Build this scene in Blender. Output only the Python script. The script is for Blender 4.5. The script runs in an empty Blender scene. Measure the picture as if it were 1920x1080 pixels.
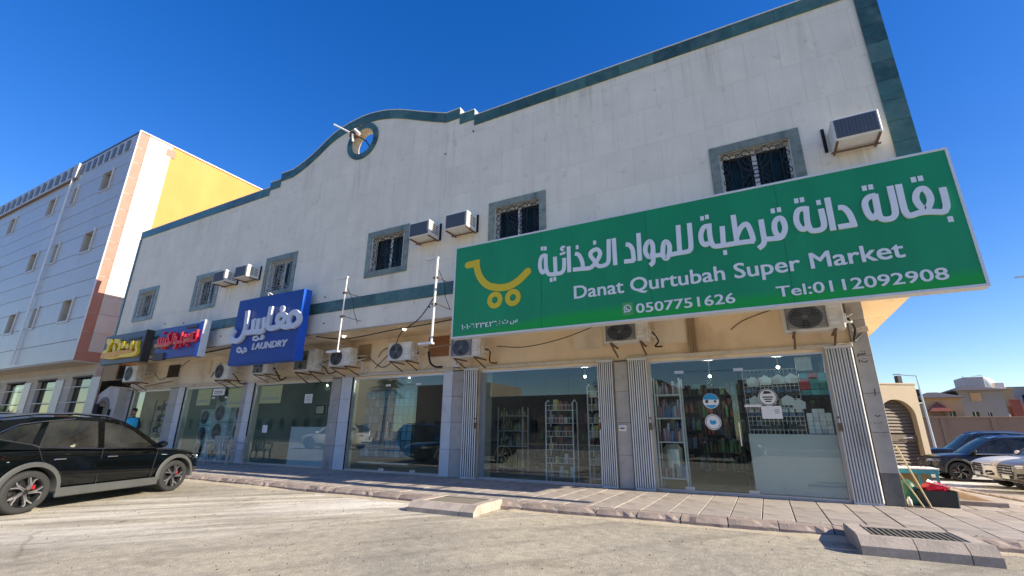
import bpy, bmesh, math, random
from math import sin, cos, pi, radians as R
from mathutils import Vector, Matrix
random.seed(11)
S = bpy.context.scene
COL = S.collection
# ---------------------------------------------------------------- camera
pit, roll, yaw = 0.304955, 0.0115492, -0.4891408
fw = Vector((cos(pit)*sin(yaw), cos(pit)*cos(yaw), sin(pit)))
r0 = Vector((cos(yaw), -sin(yaw), 0)); u0 = r0.cross(fw)
rr = r0*cos(roll)+u0*sin(roll); uu = -r0*sin(roll)+u0*cos(roll)
cam = bpy.data.objects.new('camera', bpy.data.cameras.new('camera')); COL.objects.link(cam)
cam.matrix_world = Matrix(((rr.x, uu.x, -fw.x, 0), (rr.y, uu.y, -fw.y, 0), (rr.z, uu.z, -fw.z, 1.2), (0, 0, 0, 1)))
cam.data.sensor_width = 36; cam.data.lens = 860/1920*36; cam.data.clip_start = .05; cam.data.clip_end = 2000
S.camera = cam
# ---------------------------------------------------------------- light
SUN_EL = math.atan(1/1.852); SUN_AZ = math.atan2(1.85, .08)      # azimuth from +y towards +x
W = bpy.data.worlds.new('World'); S.world = W; W.use_nodes = True
wn = W.node_tree.nodes; wl = W.node_tree.links
bg = wn['Background']; sky = wn.new('ShaderNodeTexSky'); sky.sky_type = 'NISHITA'; sky.sun_disc = False
sky.sun_elevation = SUN_EL; sky.sun_rotation = SUN_AZ
sky.air_density = 1.15; sky.dust_density = .35; sky.ozone_density = 3.2; sky.altitude = 600
gam = wn.new('ShaderNodeGamma'); gam.inputs[1].default_value = .85; wl.new(sky.outputs[0], gam.inputs[0])
hs = wn.new('ShaderNodeHueSaturation'); hs.inputs['Saturation'].default_value = 1.49; hs.inputs['Hue'].default_value = .52; hs.inputs['Value'].default_value = .94
wl.new(gam.outputs[0], hs.inputs['Color']); wl.new(hs.outputs[0], bg.inputs[0]); bg.inputs[1].default_value = .15
sl = bpy.data.lights.new('sun', 'SUN'); sl.energy = 5.0; sl.angle = R(.5); sl.color = (1, .90, .74)
so = bpy.data.objects.new('sun', sl); COL.objects.link(so)
so.rotation_euler = Vector((1.85, .08, 1)).to_track_quat('Z', 'Y').to_euler()
S.view_settings.view_transform = 'Standard'; S.view_settings.look = 'None'
S.view_settings.exposure = .85; S.view_settings.gamma = 1
S.cycles.max_bounces = 9; S.cycles.diffuse_bounces = 6; S.cycles.transparent_max_bounces = 12; S.cycles.use_denoising = True
S.cycles.sample_clamp_indirect = 6

# ---------------------------------------------------------------- materials
MATS = {}
def mat(name, col, rough=.7, metal=0., var=.12, vs=3., bump=0., bs=60., spec=.4, coat=0., rnd=0., hue=None, vz=1., emit=0.):
    """principled material, base colour mottled by noise in object space; rnd adds a tone per object"""
    if name in MATS: return MATS[name]
    m = bpy.data.materials.new(name); m.use_nodes = True; MATS[name] = m
    n = m.node_tree.nodes; l = m.node_tree.links; b = n['Principled BSDF']
    b.inputs['Roughness'].default_value = rough; b.inputs['Metallic'].default_value = metal
    b.inputs['Specular IOR Level'].default_value = spec; b.inputs['Coat Weight'].default_value = coat
    b.inputs['Coat Roughness'].default_value = .04
    tc = n.new('ShaderNodeTexCoord'); mp = n.new('ShaderNodeMapping'); mp.inputs['Scale'].default_value = (1, 1, vz)
    l.new(tc.outputs['Object'], mp.inputs[0])
    nz = n.new('ShaderNodeTexNoise'); nz.inputs['Scale'].default_value = vs; nz.inputs['Detail'].default_value = 6; nz.inputs['Roughness'].default_value = .65
    l.new(mp.outputs[0], nz.inputs['Vector'])
    mr = n.new('ShaderNodeMapRange'); mr.inputs['From Min'].default_value = .25; mr.inputs['From Max'].default_value = .75
    mr.inputs['To Min'].default_value = 1-var; mr.inputs['To Max'].default_value = 1+var
    l.new(nz.outputs['Fac'], mr.inputs['Value'])
    last = mr.outputs[0]
    if rnd:
        oi = n.new('ShaderNodeObjectInfo'); m2 = n.new('ShaderNodeMapRange')
        m2.inputs['To Min'].default_value = 1-rnd; m2.inputs['To Max'].default_value = 1+rnd
        l.new(oi.outputs['Random'], m2.inputs['Value']); mu = n.new('ShaderNodeMath'); mu.operation = 'MULTIPLY'
        l.new(last, mu.inputs[0]); l.new(m2.outputs[0], mu.inputs[1]); last = mu.outputs[0]
    vm = n.new('ShaderNodeVectorMath'); vm.operation = 'SCALE'; vm.inputs[0].default_value = col[:3]
    l.new(last, vm.inputs['Scale'])
    out = vm.outputs[0]
    if hue:
        n2 = n.new('ShaderNodeTexNoise'); n2.inputs['Scale'].default_value = hue[1]; n2.inputs['Detail'].default_value = 5
        l.new(mp.outputs[0], n2.inputs['Vector'])
        m3 = n.new('ShaderNodeMapRange'); m3.inputs['From Min'].default_value = hue[2]; m3.inputs['From Max'].default_value = hue[3]
        l.new(n2.outputs['Fac'], m3.inputs['Value'])
        mx = n.new('ShaderNodeMix'); mx.data_type = 'RGBA'; l.new(m3.outputs[0], mx.inputs[0]); l.new(out, mx.inputs[6])
        mx.inputs[7].default_value = (*hue[0], 1); out = mx.outputs[2]
    l.new(out, b.inputs['Base Color'])
    if bump:
        bn = n.new('ShaderNodeTexNoise'); bn.inputs['Scale'].default_value = bs; bn.inputs['Detail'].default_value = 4
        l.new(tc.outputs['Object'], bn.inputs['Vector'])
        bp = n.new('ShaderNodeBump'); bp.inputs['Strength'].default_value = bump; bp.inputs['Distance'].default_value = .01
        l.new(bn.outputs['Fac'], bp.inputs['Height']); l.new(bp.outputs[0], b.inputs['Normal'])
    if emit:
        b.inputs['Emission Color'].default_value = (*col[:3], 1); b.inputs['Emission Strength'].default_value = emit
    return m
def glass(name, tint, refl=.1, rough=.0, body=0., ior=1.5, gcol=(.95, 1, 1)):
    """window pane: clear tinted sheet that mirrors more at a grazing angle, with a little dust"""
    m = bpy.data.materials.new(name); m.use_nodes = True; n = m.node_tree.nodes; l = m.node_tree.links
    n.remove(n['Principled BSDF'])
    t = n.new('ShaderNodeBsdfTransparent'); t.inputs[0].default_value = (*tint, 1)
    g = n.new('ShaderNodeBsdfGlossy'); g.inputs['Roughness'].default_value = rough; g.inputs[0].default_value = (*gcol, 1)
    f = n.new('ShaderNodeFresnel'); ge = n.new('ShaderNodeNewGeometry'); iv = n.new('ShaderNodeMapRange'); iv.inputs[3].default_value = ior; iv.inputs[4].default_value = 1/ior; l.new(ge.outputs['Backfacing'], iv.inputs[0]); l.new(iv.outputs[0], f.inputs[0])
    a = n.new('ShaderNodeMath'); a.operation = 'ADD'; a.inputs[1].default_value = refl; a.use_clamp = True
    l.new(f.outputs[0], a.inputs[0])
    x = n.new('ShaderNodeMixShader'); l.new(a.outputs[0], x.inputs[0]); l.new(t.outputs[0], x.inputs[1]); l.new(g.outputs[0], x.inputs[2])
    last = x
    if body:
        d = n.new('ShaderNodeBsdfDiffuse'); d.inputs[0].default_value = (.6, .62, .6, 1)
        x2 = n.new('ShaderNodeMixShader'); x2.inputs[0].default_value = body
        tc = n.new('ShaderNodeTexCoord'); nz = n.new('ShaderNodeTexNoise'); nz.inputs['Scale'].default_value = 1.6; nz.inputs['Detail'].default_value = 6
        l.new(tc.outputs['Object'], nz.inputs['Vector'])
        mr = n.new('ShaderNodeMapRange'); mr.inputs['From Min'].default_value = .35; mr.inputs['From Max'].default_value = .8
        mr.inputs['To Min'].default_value = body*.3; mr.inputs['To Max'].default_value = body*1.8
        l.new(nz.outputs['Fac'], mr.inputs['Value']); l.new(mr.outputs[0], x2.inputs[0])
        l.new(x.outputs[0], x2.inputs[1]); l.new(d.outputs[0], x2.inputs[2]); last = x2
    l.new(last.outputs[0], n['Material Output'].inputs[0]); MATS[name] = m
    return m

# ---------------------------------------------------------------- mesh helpers
class MB:
    """collects simple shapes; build() links them as one mesh object"""
    def __init__(s): s.v = []; s.f = []; s.mi = []
    def add(s, v, f, mi=0):
        o = len(s.v); s.v += [tuple(p) for p in v]; s.f += [tuple(i+o for i in q) for q in f]; s.mi += [mi]*len(f); return s
    def box(s, x0, y0, z0, x1, y1, z1, c=0., mi=0, M=None):
        if x0 > x1: x0, x1 = x1, x0
        if y0 > y1: y0, y1 = y1, y0
        if z0 > z1: z0, z1 = z1, z0
        if c <= 0:
            v = [(x, y, z) for z in (z0, z1) for y in (y0, y1) for x in (x0, x1)]
            f = [(0, 2, 3, 1), (4, 5, 7, 6), (0, 1, 5, 4), (2, 6, 7, 3), (0, 4, 6, 2), (1, 3, 7, 5)]
        else:
            c = min(c, (x1-x0)/2.01, (y1-y0)/2.01, (z1-z0)/2.01); v = []; idx = {}
            X = (x0, x1); Y = (y0, y1); Z = (z0, z1)
            for i in (0, 1):
                for j in (0, 1):
                    for k in (0, 1):
                        dx = c if i == 0 else -c; dy = c if j == 0 else -c; dz = c if k == 0 else -c
                        for ax, p in enumerate(((X[i], Y[j]+dy, Z[k]+dz), (X[i]+dx, Y[j], Z[k]+dz), (X[i]+dx, Y[j]+dy, Z[k]))):
                            idx[(i, j, k, ax)] = len(v); v.append(p)
            g = lambda i, j, k, a: idx[(i, j, k, a)]; f = []
            for a in range(3):
                for e in (0, 1):
                    cs = []
                    for p, q in ((0, 0), (1, 0), (1, 1), (0, 1)):
                        t = [p, q]; t.insert(a, e); cs.append(g(*t, a))
                    f.append(tuple(cs if (e == 1) ^ (a == 1) else cs[::-1]))
            for a, b, d in ((0, 1, 2), (1, 2, 0), (2, 0, 1)):
                for p in (0, 1):
                    for q in (0, 1):
                        t0 = [0, 0, 0]; t0[a] = p; t0[b] = q; t1 = list(t0); t1[d] = 1
                        f.append((g(*t0, a), g(*t1, a), g(*t1, b), g(*t0, b)))
            for i in (0, 1):
                for j in (0, 1):
                    for k in (0, 1): f.append((g(i, j, k, 0), g(i, j, k, 1), g(i, j, k, 2)))
        if M is not None: v = [tuple(M @ Vector(p)) for p in v]
        return s.add(v, f, mi)
    def tube(s, pts, r, n=6, mi=0, caps=True):
        pts = [Vector(p) for p in pts]; v = []; f = []; m = len(pts)
        rs = r if isinstance(r, (list, tuple)) else [r]*m; prev = None
        for i, p in enumerate(pts):
            d = (pts[min(i+1, m-1)]-pts[max(i-1, 0)]).normalized()
            if prev is None:
                a = Vector((0, 0, 1)) if abs(d.z) < .9 else Vector((1, 0, 0)); e1 = d.cross(a).normalized()
            else: e1 = (prev-d*prev.dot(d)).normalized()
            prev = e1; e2 = d.cross(e1)
            v += [tuple(p+e1*(rs[i]*cos(2*pi*k/n))+e2*(rs[i]*sin(2*pi*k/n))) for k in range(n)]
        for i in range(m-1):
            f += [(i*n+k, i*n+(k+1) % n, (i+1)*n+(k+1) % n, (i+1)*n+k) for k in range(n)]
        if caps: f += [tuple(range(n))[::-1], tuple((m-1)*n+k for k in range(n))]
        return s.add(v, f, mi)
    def cyl(s, a, b, r, n=16, mi=0, r2=None):
        return s.tube([a, b], [r, r if r2 is None else r2], n, mi)
    def lathe(s, prof, M, n=24, mi=0):
        """prof: (radius, height) pairs turned about local z, placed by matrix M"""
        v = []; f = []; m = len(prof)
        for r_, h in prof: v += [tuple(M @ Vector((r_*cos(2*pi*k/n), r_*sin(2*pi*k/n), h))) for k in range(n)]
        for i in range(m-1): f += [(i*n+k, i*n+(k+1) % n, (i+1)*n+(k+1) % n, (i+1)*n+k) for k in range(n)]
        return s.add(v, f, mi)
    def prism(s, poly, M, h, mi=0):
        """convex or simple polygon (x, y) extruded h along local z"""
        n = len(poly)
        v = [tuple(M @ Vector((x, y, 0))) for x, y in poly]+[tuple(M @ Vector((x, y, h))) for x, y in poly]
        f = [tuple(range(n))[::-1], tuple(range(n, 2*n))]+[(i, (i+1) % n, (i+1) % n+n, i+n) for i in range(n)]
        return s.add(v, f, mi)
    def sphere(s, c, r, n=12, m=8, mi=0, sc=(1, 1, 1)):
        prof = [(max(1e-4, sin(pi*i/m)), -cos(pi*i/m)) for i in range(m+1)]
        return s.lathe(prof, Matrix.Translation(c) @ Matrix.Diagonal((r*sc[0], r*sc[1], r*sc[2], 1)), n, mi)
    def mesh(s, name, mats, off=(0, 0, 0)):
        me = bpy.data.meshes.new(name)
        me.from_pydata([(x-off[0], y-off[1], z-off[2]) for x, y, z in s.v], [], s.f)
        for m in (mats if isinstance(mats, (list, tuple)) else [mats]): me.materials.append(MATS[m] if isinstance(m, str) else m)
        if any(s.mi): me.polygons.foreach_set('material_index', s.mi)
        bm = bmesh.new(); bm.from_mesh(me); bmesh.ops.recalc_face_normals(bm, faces=bm.faces); bm.to_mesh(me); bm.free()
        me.update(); return me
    def build(s, name, mats, parent=None, smooth=False, **k):
        off = root_of(parent).location if parent else k.pop('at', (0, 0, 0))
        me = s.mesh(name, mats, off)
        if smooth: me.shade_smooth() if hasattr(me, 'shade_smooth') else me.polygons.foreach_set('use_smooth', [True]*len(me.polygons))
        o = link(name, me, parent)
        if not parent: o.location = off
        for a, b in k.items(): o[a] = b
        return o
def root_of(o):
    while o.parent: o = o.parent
    return o
def link(name, me, parent=None):
    o = bpy.data.objects.new(name, me); COL.objects.link(o)
    if parent: o.parent = parent
    return o
def thing(name, label, cat, loc=(0, 0, 0), group=None, me=None, rz=0):
    o = bpy.data.objects.new(name, me); COL.objects.link(o); o.location = loc; o.rotation_euler = (0, 0, rz)
    o['label'] = label; o['category'] = cat
    if group: o['group'] = group
    return o
def dup(o, loc=None, label=None, parent=None, rz=None, scale=None):
    c = o.copy(); COL.objects.link(c)
    if parent is not None: c.parent = parent
    if loc is not None: c.location = loc
    if rz is not None: c.rotation_euler = (0, 0, rz)
    if scale is not None: c.scale = scale
    if label: c['label'] = label
    for ch in list(o.children): dup(ch, parent=c)
    return c
AX = Matrix(((1, 0, 0, 0), (0, 0, 1, 0), (0, 1, 0, 0), (0, 0, 0, 1)))          # local (x, y, h) -> world (x, h, y): shapes drawn in the facade plane
def face(y): return Matrix.Translation((0, y, 0)) @ AX
def plate(outer, holes, y, t):
    """facade plate: outline with holes in (x, z), front at y, thickness t -> mesh data (v, f)"""
    cu = bpy.data.curves.new('c', 'CURVE'); cu.dimensions = '2D'; cu.fill_mode = 'BOTH'; cu.extrude = t/2
    for pl in [outer]+holes:
        sp = cu.splines.new('POLY'); sp.points.add(len(pl)-1); sp.use_cyclic_u = True
        for p, q in zip(sp.points, pl): p.co = (q[0], q[1], 0, 1)
    o = bpy.data.objects.new('c', cu); me = bpy.data.meshes.new_from_object(o)
    v = [(p.co.x, y+t/2+p.co.z, p.co.y) for p in me.vertices]; f = [tuple(q.vertices) for q in me.polygons]
    bpy.data.objects.remove(o); bpy.data.curves.remove(cu); bpy.data.meshes.remove(me)
    return v, f
def rect(x0, z0, x1, z1): return [(x0, z0), (x1, z0), (x1, z1), (x0, z1)]
def circ(x, z, r, n=28, rz=None): return [(x+r*cos(2*pi*i/n), z+(rz or r)*sin(2*pi*i/n)) for i in range(n)]
def smooth_pts(P, closed=False, k=4):
    n = len(P)
    if n < 4 and not closed: return P
    out = []
    for i in range(n if closed else n-1):
        g = (lambda j: P[j % n]) if closed else (lambda j: P[max(0, min(n-1, j))])
        a, b, c, d = g(i-1), g(i), g(i+1), g(i+2)
        for q in range(k):
            t = q/k
            out.append(tuple(.5*(2*b[m]+(c[m]-a[m])*t+(2*a[m]-5*b[m]+4*c[m]-d[m])*t*t+(3*b[m]-a[m]-3*c[m]+d[m])*t**3) for m in range(2)))
    if not closed: out.append(tuple(P[-1]))
    return out
def stroke(mb, P, w, y, t, closed=False, mi=0, rnd=False):
    """flat pen stroke in the facade plane, front face at y, thickness t"""
    P = smooth_pts([tuple(p) for p in P], closed); n = len(P); L = []; Rr = []
    for i in range(n):
        a = P[(i-1) % n] if closed else P[max(0, i-1)]; b = P[(i+1) % n] if closed else P[min(n-1, i+1)]
        dx, dz = b[0]-a[0], b[1]-a[1]; d = math.hypot(dx, dz) or 1; nx, nz = -dz/d, dx/d; ex = 0
        L.append((P[i][0]+nx*w/2, P[i][1]+nz*w/2)); Rr.append((P[i][0]-nx*w/2, P[i][1]-nz*w/2))
    yk = (lambda i: 0) if closed else (lambda i: -.00018*i)
    v = [(x, y+yk(i), z) for i, (x, z) in enumerate(L)]+[(x, y+yk(i), z) for i, (x, z) in enumerate(Rr)]+[(x, y+t, z) for x, z in L]+[(x, y+t, z) for x, z in Rr]; f = []
    for i in range(n if closed else n-1):
        j = (i+1) % n
        f += [(i, j, n+j, n+i), (2*n+i, 3*n+i, 3*n+j, 2*n+j), (i, 2*n+i, 2*n+j, j), (n+i, n+j, 3*n+j, 3*n+i)]
    if not closed: f += [(0, n, 3*n, 2*n), (n-1, 3*n-1, 4*n-1, 2*n-1)]
    mb.add(v, f, mi)
    if rnd:
        for q in (P[0], P[-1]): mb.prism(circ(q[0], q[1], w/2, 14), face(y-.001), t)
def text(name, body, x0, z0, x1, cap, y, m, parent, bold=.02, t=.004, shear=0., lab=None):
    cu = bpy.data.curves.new(name, 'FONT'); cu.body = body; cu.size = 1; cu.extrude = .01; cu.shear = shear; cu.resolution_u = 3
    o = bpy.data.objects.new(name, cu); me = bpy.data.meshes.new_from_object(o)
    xs = [v.co.x for v in me.vertices]; mn, mx = min(xs), max(xs); k = cap/.73
    off = root_of(parent).location
    src = [(v.co.x, v.co.y, v.co.z) for v in me.vertices]; fs = [tuple(q.vertices) for q in me.polygons]; mb = MB()
    for i, (dx, dz) in enumerate(((0, 0), (bold, bold*.5), (-bold, -bold*.5), (bold, -bold*.5), (-bold, bold*.5))):
        mb.add([(x0+(x-mn)/(mx-mn)*(x1-x0)+dx*k*.62, y-(z/.01*t/2+t/2)-.0005*i, z0+yy*k+dz*k*.62) for x, yy, z in src], fs)
    bpy.data.objects.remove(o); bpy.data.meshes.remove(me); me = mb.mesh(name, m, off); o = link(name, me, parent)
    if lab: o['label'] = lab
    return o

# ---------------------------------------------------------------- palette
mat('green_marble', (.06, .13, .105), .28, var=.35, vs=7, hue=((.12, .17, .14), 3.2, .5, .75), rnd=.38, spec=.5)
mat('surround_marble', (.24, .265, .21), .35, var=.25, vs=9, rnd=.12, hue=((.09, .12, .10), 5, .52, .8))
mat('tan_paint', (.86, .70, .48), .85, var=.1, vs=1.3, bump=.25, bs=35, hue=((.36, .22, .11), .9, .56, .8), vz=.6)
mat('cream_paint', (.78, .69, .54), .85, var=.12, vs=1.1, bump=.2, bs=35, hue=((.36, .29, .21), 1.2, .55, .85), vz=.5)
mat('plain_white', (.74, .72, .67), .75, var=.07, vs=4)
mat('pier_tile', (.43, .40, .35), .5, var=.16, vs=3.5, rnd=.1, hue=((.22, .19, .15), 2.2, .58, .8))
mat('pier_plinth', (.16, .15, .135), .6, var=.3, vs=7, bump=.5, bs=25)
mat('gate_metal', (.66, .66, .63), .5, var=.12, vs=5, metal=.0, hue=((.30, .27, .22), 2.5, .58, .9), vz=.5)
mat('gate_dark', (.05, .05, .05), .7)
mat('alu', (.62, .63, .63), .35, metal=.75, var=.06)
mat('alu_white', (.72, .72, .70), .4, var=.05)
mat('black_iron', (.02, .02, .022), .5)
mat('dark', (.012, .013, .014), .8)
mat('curtain', (.06, .12, .11), .8, var=.7, vs=5)
mat('ac_white', (.70, .68, .62), .45, var=.09, vs=6, hue=((.42, .37, .29), 4, .6, .9), vz=.5)
mat('ac_dark', (.09, .095, .10), .5, var=.2, vs=20)
mat('ac_fin', (.20, .22, .25), .4, metal=.5, var=.3, vs=60)
mat('rust_iron', (.17, .10, .06), .8, var=.4, vs=12)
mat('cable_black', (.02, .02, .02), .6); mat('pipe_tan', (.30, .21, .13), .7); mat('cable_white', (.6, .58, .52), .6)
mat('white_paint', (.76, .76, .74), .4, var=.05)
mat('wood', (.30, .13, .055), .7, var=.3, vs=6, vz=8)
mat('ply', (.36, .25, .13), .75, var=.2, vs=5)
mat('soot', (.05, .04, .035), .9, var=.4)
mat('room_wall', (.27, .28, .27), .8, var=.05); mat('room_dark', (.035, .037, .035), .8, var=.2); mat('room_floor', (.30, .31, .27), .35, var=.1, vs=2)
mat('room_teal', (.17, .27, .25), .6, var=.1)
mat('bulb', (1, .93, .78), .4, emit=5)
mat('letter_white', (.82, .82, .79), .45, var=.03)
mat('yellow_vinyl', (.76, .54, .02), .45, var=.04)
mat('paper', (.80, .80, .78), .6, var=.03)
mat('tyre', (.028, .028, .028), .75, bump=.2, bs=90); mat('rim_silver', (.62, .62, .64), .25, metal=.9, var=.05); mat('rim_black', (.015, .015, .016), .35)
mat('clad_grey', (.07, .073, .07), .65, bump=.25, bs=300, var=.1); mat('chrome', (.55, .55, .56), .22, metal=1., var=.02)
mat('lamp_clear', (.30, .31, .32), .2, spec=.6, coat=.5); mat('tail_red', (.35, .01, .01), .15, coat=1.); mat('amber', (.75, .28, .03), .2, coat=1.)
mat('red_plastic', (.55, .01, .03), .35); mat('plate_white', (.7, .7, .66), .4)
mat('seat', (.30, .29, .27), .7, var=.1)
mat('skin', (.33, .18, .11), .55, var=.06); mat('hair', (.012, .01, .009), .6); mat('cloth_dark', (.025, .028, .032), .85, var=.2); mat('cloth_cyan', (.03, .42, .62), .75, var=.15, vs=8); mat('trousers', (.03, .032, .04), .85)
glass('shop_glass', (.88, .94, .925), .015, body=.01, ior=1.5)
glass('car_glass', (.46, .48, .46), .02, body=.03, gcol=(.78, .72, .62)); glass('street_glass', (.45, .5, .48), .06, body=.03, gcol=(.9, .88, .8)); glass('villa_glass', (.32, .40, .37), .0, body=.02, gcol=(.62, .70, .5))

def brickwall(name, col, bw, bh, mort, c2, var, bump=.35, stain_at=(), rough=.65, mcol=None):
    """thin stone panels: tone per panel, hairline joints, rain streaks"""
    m = mat(name, col, rough, var=.07, vs=1.7); n = m.node_tree.nodes; l = m.node_tree.links; b = n['Principled BSDF']
    src = b.inputs['Base Color'].links[0].from_socket
    tc = n.new('ShaderNodeTexCoord'); sp = n.new('ShaderNodeSeparateXYZ'); cb = n.new('ShaderNodeCombineXYZ'); l.new(tc.outputs['Object'], sp.inputs[0])
    ad = n.new('ShaderNodeMath'); ad.operation = 'ADD'; l.new(sp.outputs[0], ad.inputs[0]); l.new(sp.outputs[1], ad.inputs[1])
    l.new(ad.outputs[0], cb.inputs[0]); l.new(sp.outputs[2], cb.inputs[1])
    br = n.new('ShaderNodeTexBrick'); br.inputs['Scale'].default_value = 1; br.inputs['Brick Width'].default_value = bw; br.inputs['Row Height'].default_value = bh
    br.inputs['Mortar Size'].default_value = mort; br.inputs['Mortar Smooth'].default_value = .4; br.offset = .5
    br.inputs['Color1'].default_value = (1-var, 1-var, 1-var, 1); br.inputs['Color2'].default_value = (1+var*.6, 1+var*.6, 1+var*.6, 1)
    q = mcol or .8; br.inputs['Mortar'].default_value = (q, q, q, 1)
    l.new(cb.outputs[0], br.inputs['Vector'])
    mx = n.new('ShaderNodeVectorMath'); mx.operation = 'MULTIPLY'; l.new(src, mx.inputs[0]); l.new(br.outputs['Color'], mx.inputs[1])
    # rain streaks: noise stretched along z
    mp = n.new('ShaderNodeMapping'); mp.inputs['Scale'].default_value = (3.2, 3.2, .16); l.new(tc.outputs['Object'], mp.inputs[0])
    nz = n.new('ShaderNodeTexNoise'); nz.inputs['Scale'].default_value = 1.3; nz.inputs['Detail'].default_value = 7; nz.inputs['Roughness'].default_value = .7; l.new(mp.outputs[0], nz.inputs['Vector'])
    mr = n.new('ShaderNodeMapRange'); mr.inputs['From Min'].default_value = .5; mr.inputs['From Max'].default_value = .85; l.new(nz.outputs['Fac'], mr.inputs['Value'])
    m3 = n.new('ShaderNodeMix'); m3.data_type = 'RGBA'; m3.inputs[7].default_value = (*c2, 1)
    sc = n.new('ShaderNodeMath'); sc.operation = 'MULTIPLY'; sc.inputs[1].default_value = .32; l.new(mr.outputs[0], sc.inputs[0]); l.new(sc.outputs[0], m3.inputs[0])
    l.new(mx.outputs[0], m3.inputs[6]); last = m3.outputs[2]
    # small stain spots
    n4 = n.new('ShaderNodeTexNoise'); n4.inputs['Scale'].default_value = 5; n4.inputs['Detail'].default_value = 8; l.new(tc.outputs['Object'], n4.inputs['Vector'])
    m4 = n.new('ShaderNodeMapRange'); m4.inputs['From Min'].default_value = .64; m4.inputs['From Max'].default_value = .74; m4.inputs['To Max'].default_value = .45; l.new(n4.outputs['Fac'], m4.inputs['Value'])
    m5 = n.new('ShaderNodeMix'); m5.data_type = 'RGBA'; m5.inputs[7].default_value = (*[c*.62 for c in col], 1); l.new(m4.outputs[0], m5.inputs[0]); l.new(last, m5.inputs[6])
    out = m5.outputs[2]
    if stain_at:                      # rain drips below sills, air conditioners and coping: (x, half width, top z, length)
        def M2(op, a, b_):
            q = n.new('ShaderNodeMath'); q.operation = op
            for i_, s_ in enumerate((a, b_)):
                if isinstance(s_, (int, float)): q.inputs[i_].default_value = s_
                else: l.new(s_, q.inputs[i_])
            return q.outputs[0]
        def MR(v, a, b_, c=0., d=1.):
            q = n.new('ShaderNodeMapRange'); q.interpolation_type = 'SMOOTHSTEP'; l.new(v, q.inputs[0]); [setattr(q.inputs[i_], 'default_value', t_) for i_, t_ in zip((1, 2, 3, 4), (a, b_, c, d))]; return q.outputs[0]
        mq = n.new('ShaderNodeMapping'); mq.inputs['Scale'].default_value = (7, 7, .35); l.new(tc.outputs['Object'], mq.inputs[0]); nq = n.new('ShaderNodeTexNoise'); nq.inputs['Scale'].default_value = 1.5; nq.inputs['Detail'].default_value = 6; l.new(mq.outputs[0], nq.inputs['Vector'])
        tot = None
        for sx, hw, zt, ln in stain_at:
            ax = M2('ABSOLUTE', M2('SUBTRACT', sp.outputs[0], sx+10.3), 0.); k_ = M2('MULTIPLY', MR(ax, hw*.5, hw*1.25, 1., 0.), M2('MULTIPLY', MR(sp.outputs[2], zt-ln, zt-.05, 0., 1.), MR(sp.outputs[2], zt-.02, zt+.02, 1., 0.)))
            tot = k_ if tot is None else M2('ADD', tot, k_)
        f_ = M2('MULTIPLY', M2('MULTIPLY', tot, MR(nq.outputs['Fac'], .38, .72)), .45)
        m6 = n.new('ShaderNodeMix'); m6.data_type = 'RGBA'; m6.inputs[7].default_value = (col[0]*.52, col[1]*.45, col[2]*.38, 1); l.new(f_, m6.inputs[0]); l.new(out, m6.inputs[6]); out = m6.outputs[2]
    l.new(out, b.inputs['Base Color'])
    bp = n.new('ShaderNodeBump'); bp.inputs['Strength'].default_value = bump; bp.inputs['Distance'].default_value = .01; bp.invert = True
    l.new(br.outputs['Fac'], bp.inputs['Height']); l.new(bp.outputs[0], b.inputs['Normal'])
brickwall('wall_stone', (.86, .765, .60), .6, .9, .005, (.50, .42, .32), .04, mcol=.8, stain_at=[(-7.25, .3, 6.0, 1.6), (-6.1, .3, 6.0, 1.3), (-15.9, .3, 6.0, 1.4), (-14.7, .3, 6.0, 1.4), (2.0, .3, 6.0, 1.1), (-8.75, .7, 5.32, .8), (-13.3, .7, 5.35, .7), (-17.4, .7, 5.3, .8), (-21.6, .7, 5.3, .8), (-4.6, .7, 5.3, .8), (-10.2, .4, 9.4, 2.2), (-12.6, .25, 9.9, 1.7), (-3.0, .8, 9.2, 1.4), (-.2, .4, 9.2, 2.0), (-18.5, .9, 9.2, 1.3), (-6.8, .2, 9.3, 3.5), (1.4, .3, 9.2, 1.6)])
brickwall('low_stone', (.50, .475, .43), .42, .62, .005, (.36, .29, .20), .09, mcol=.72)

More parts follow.
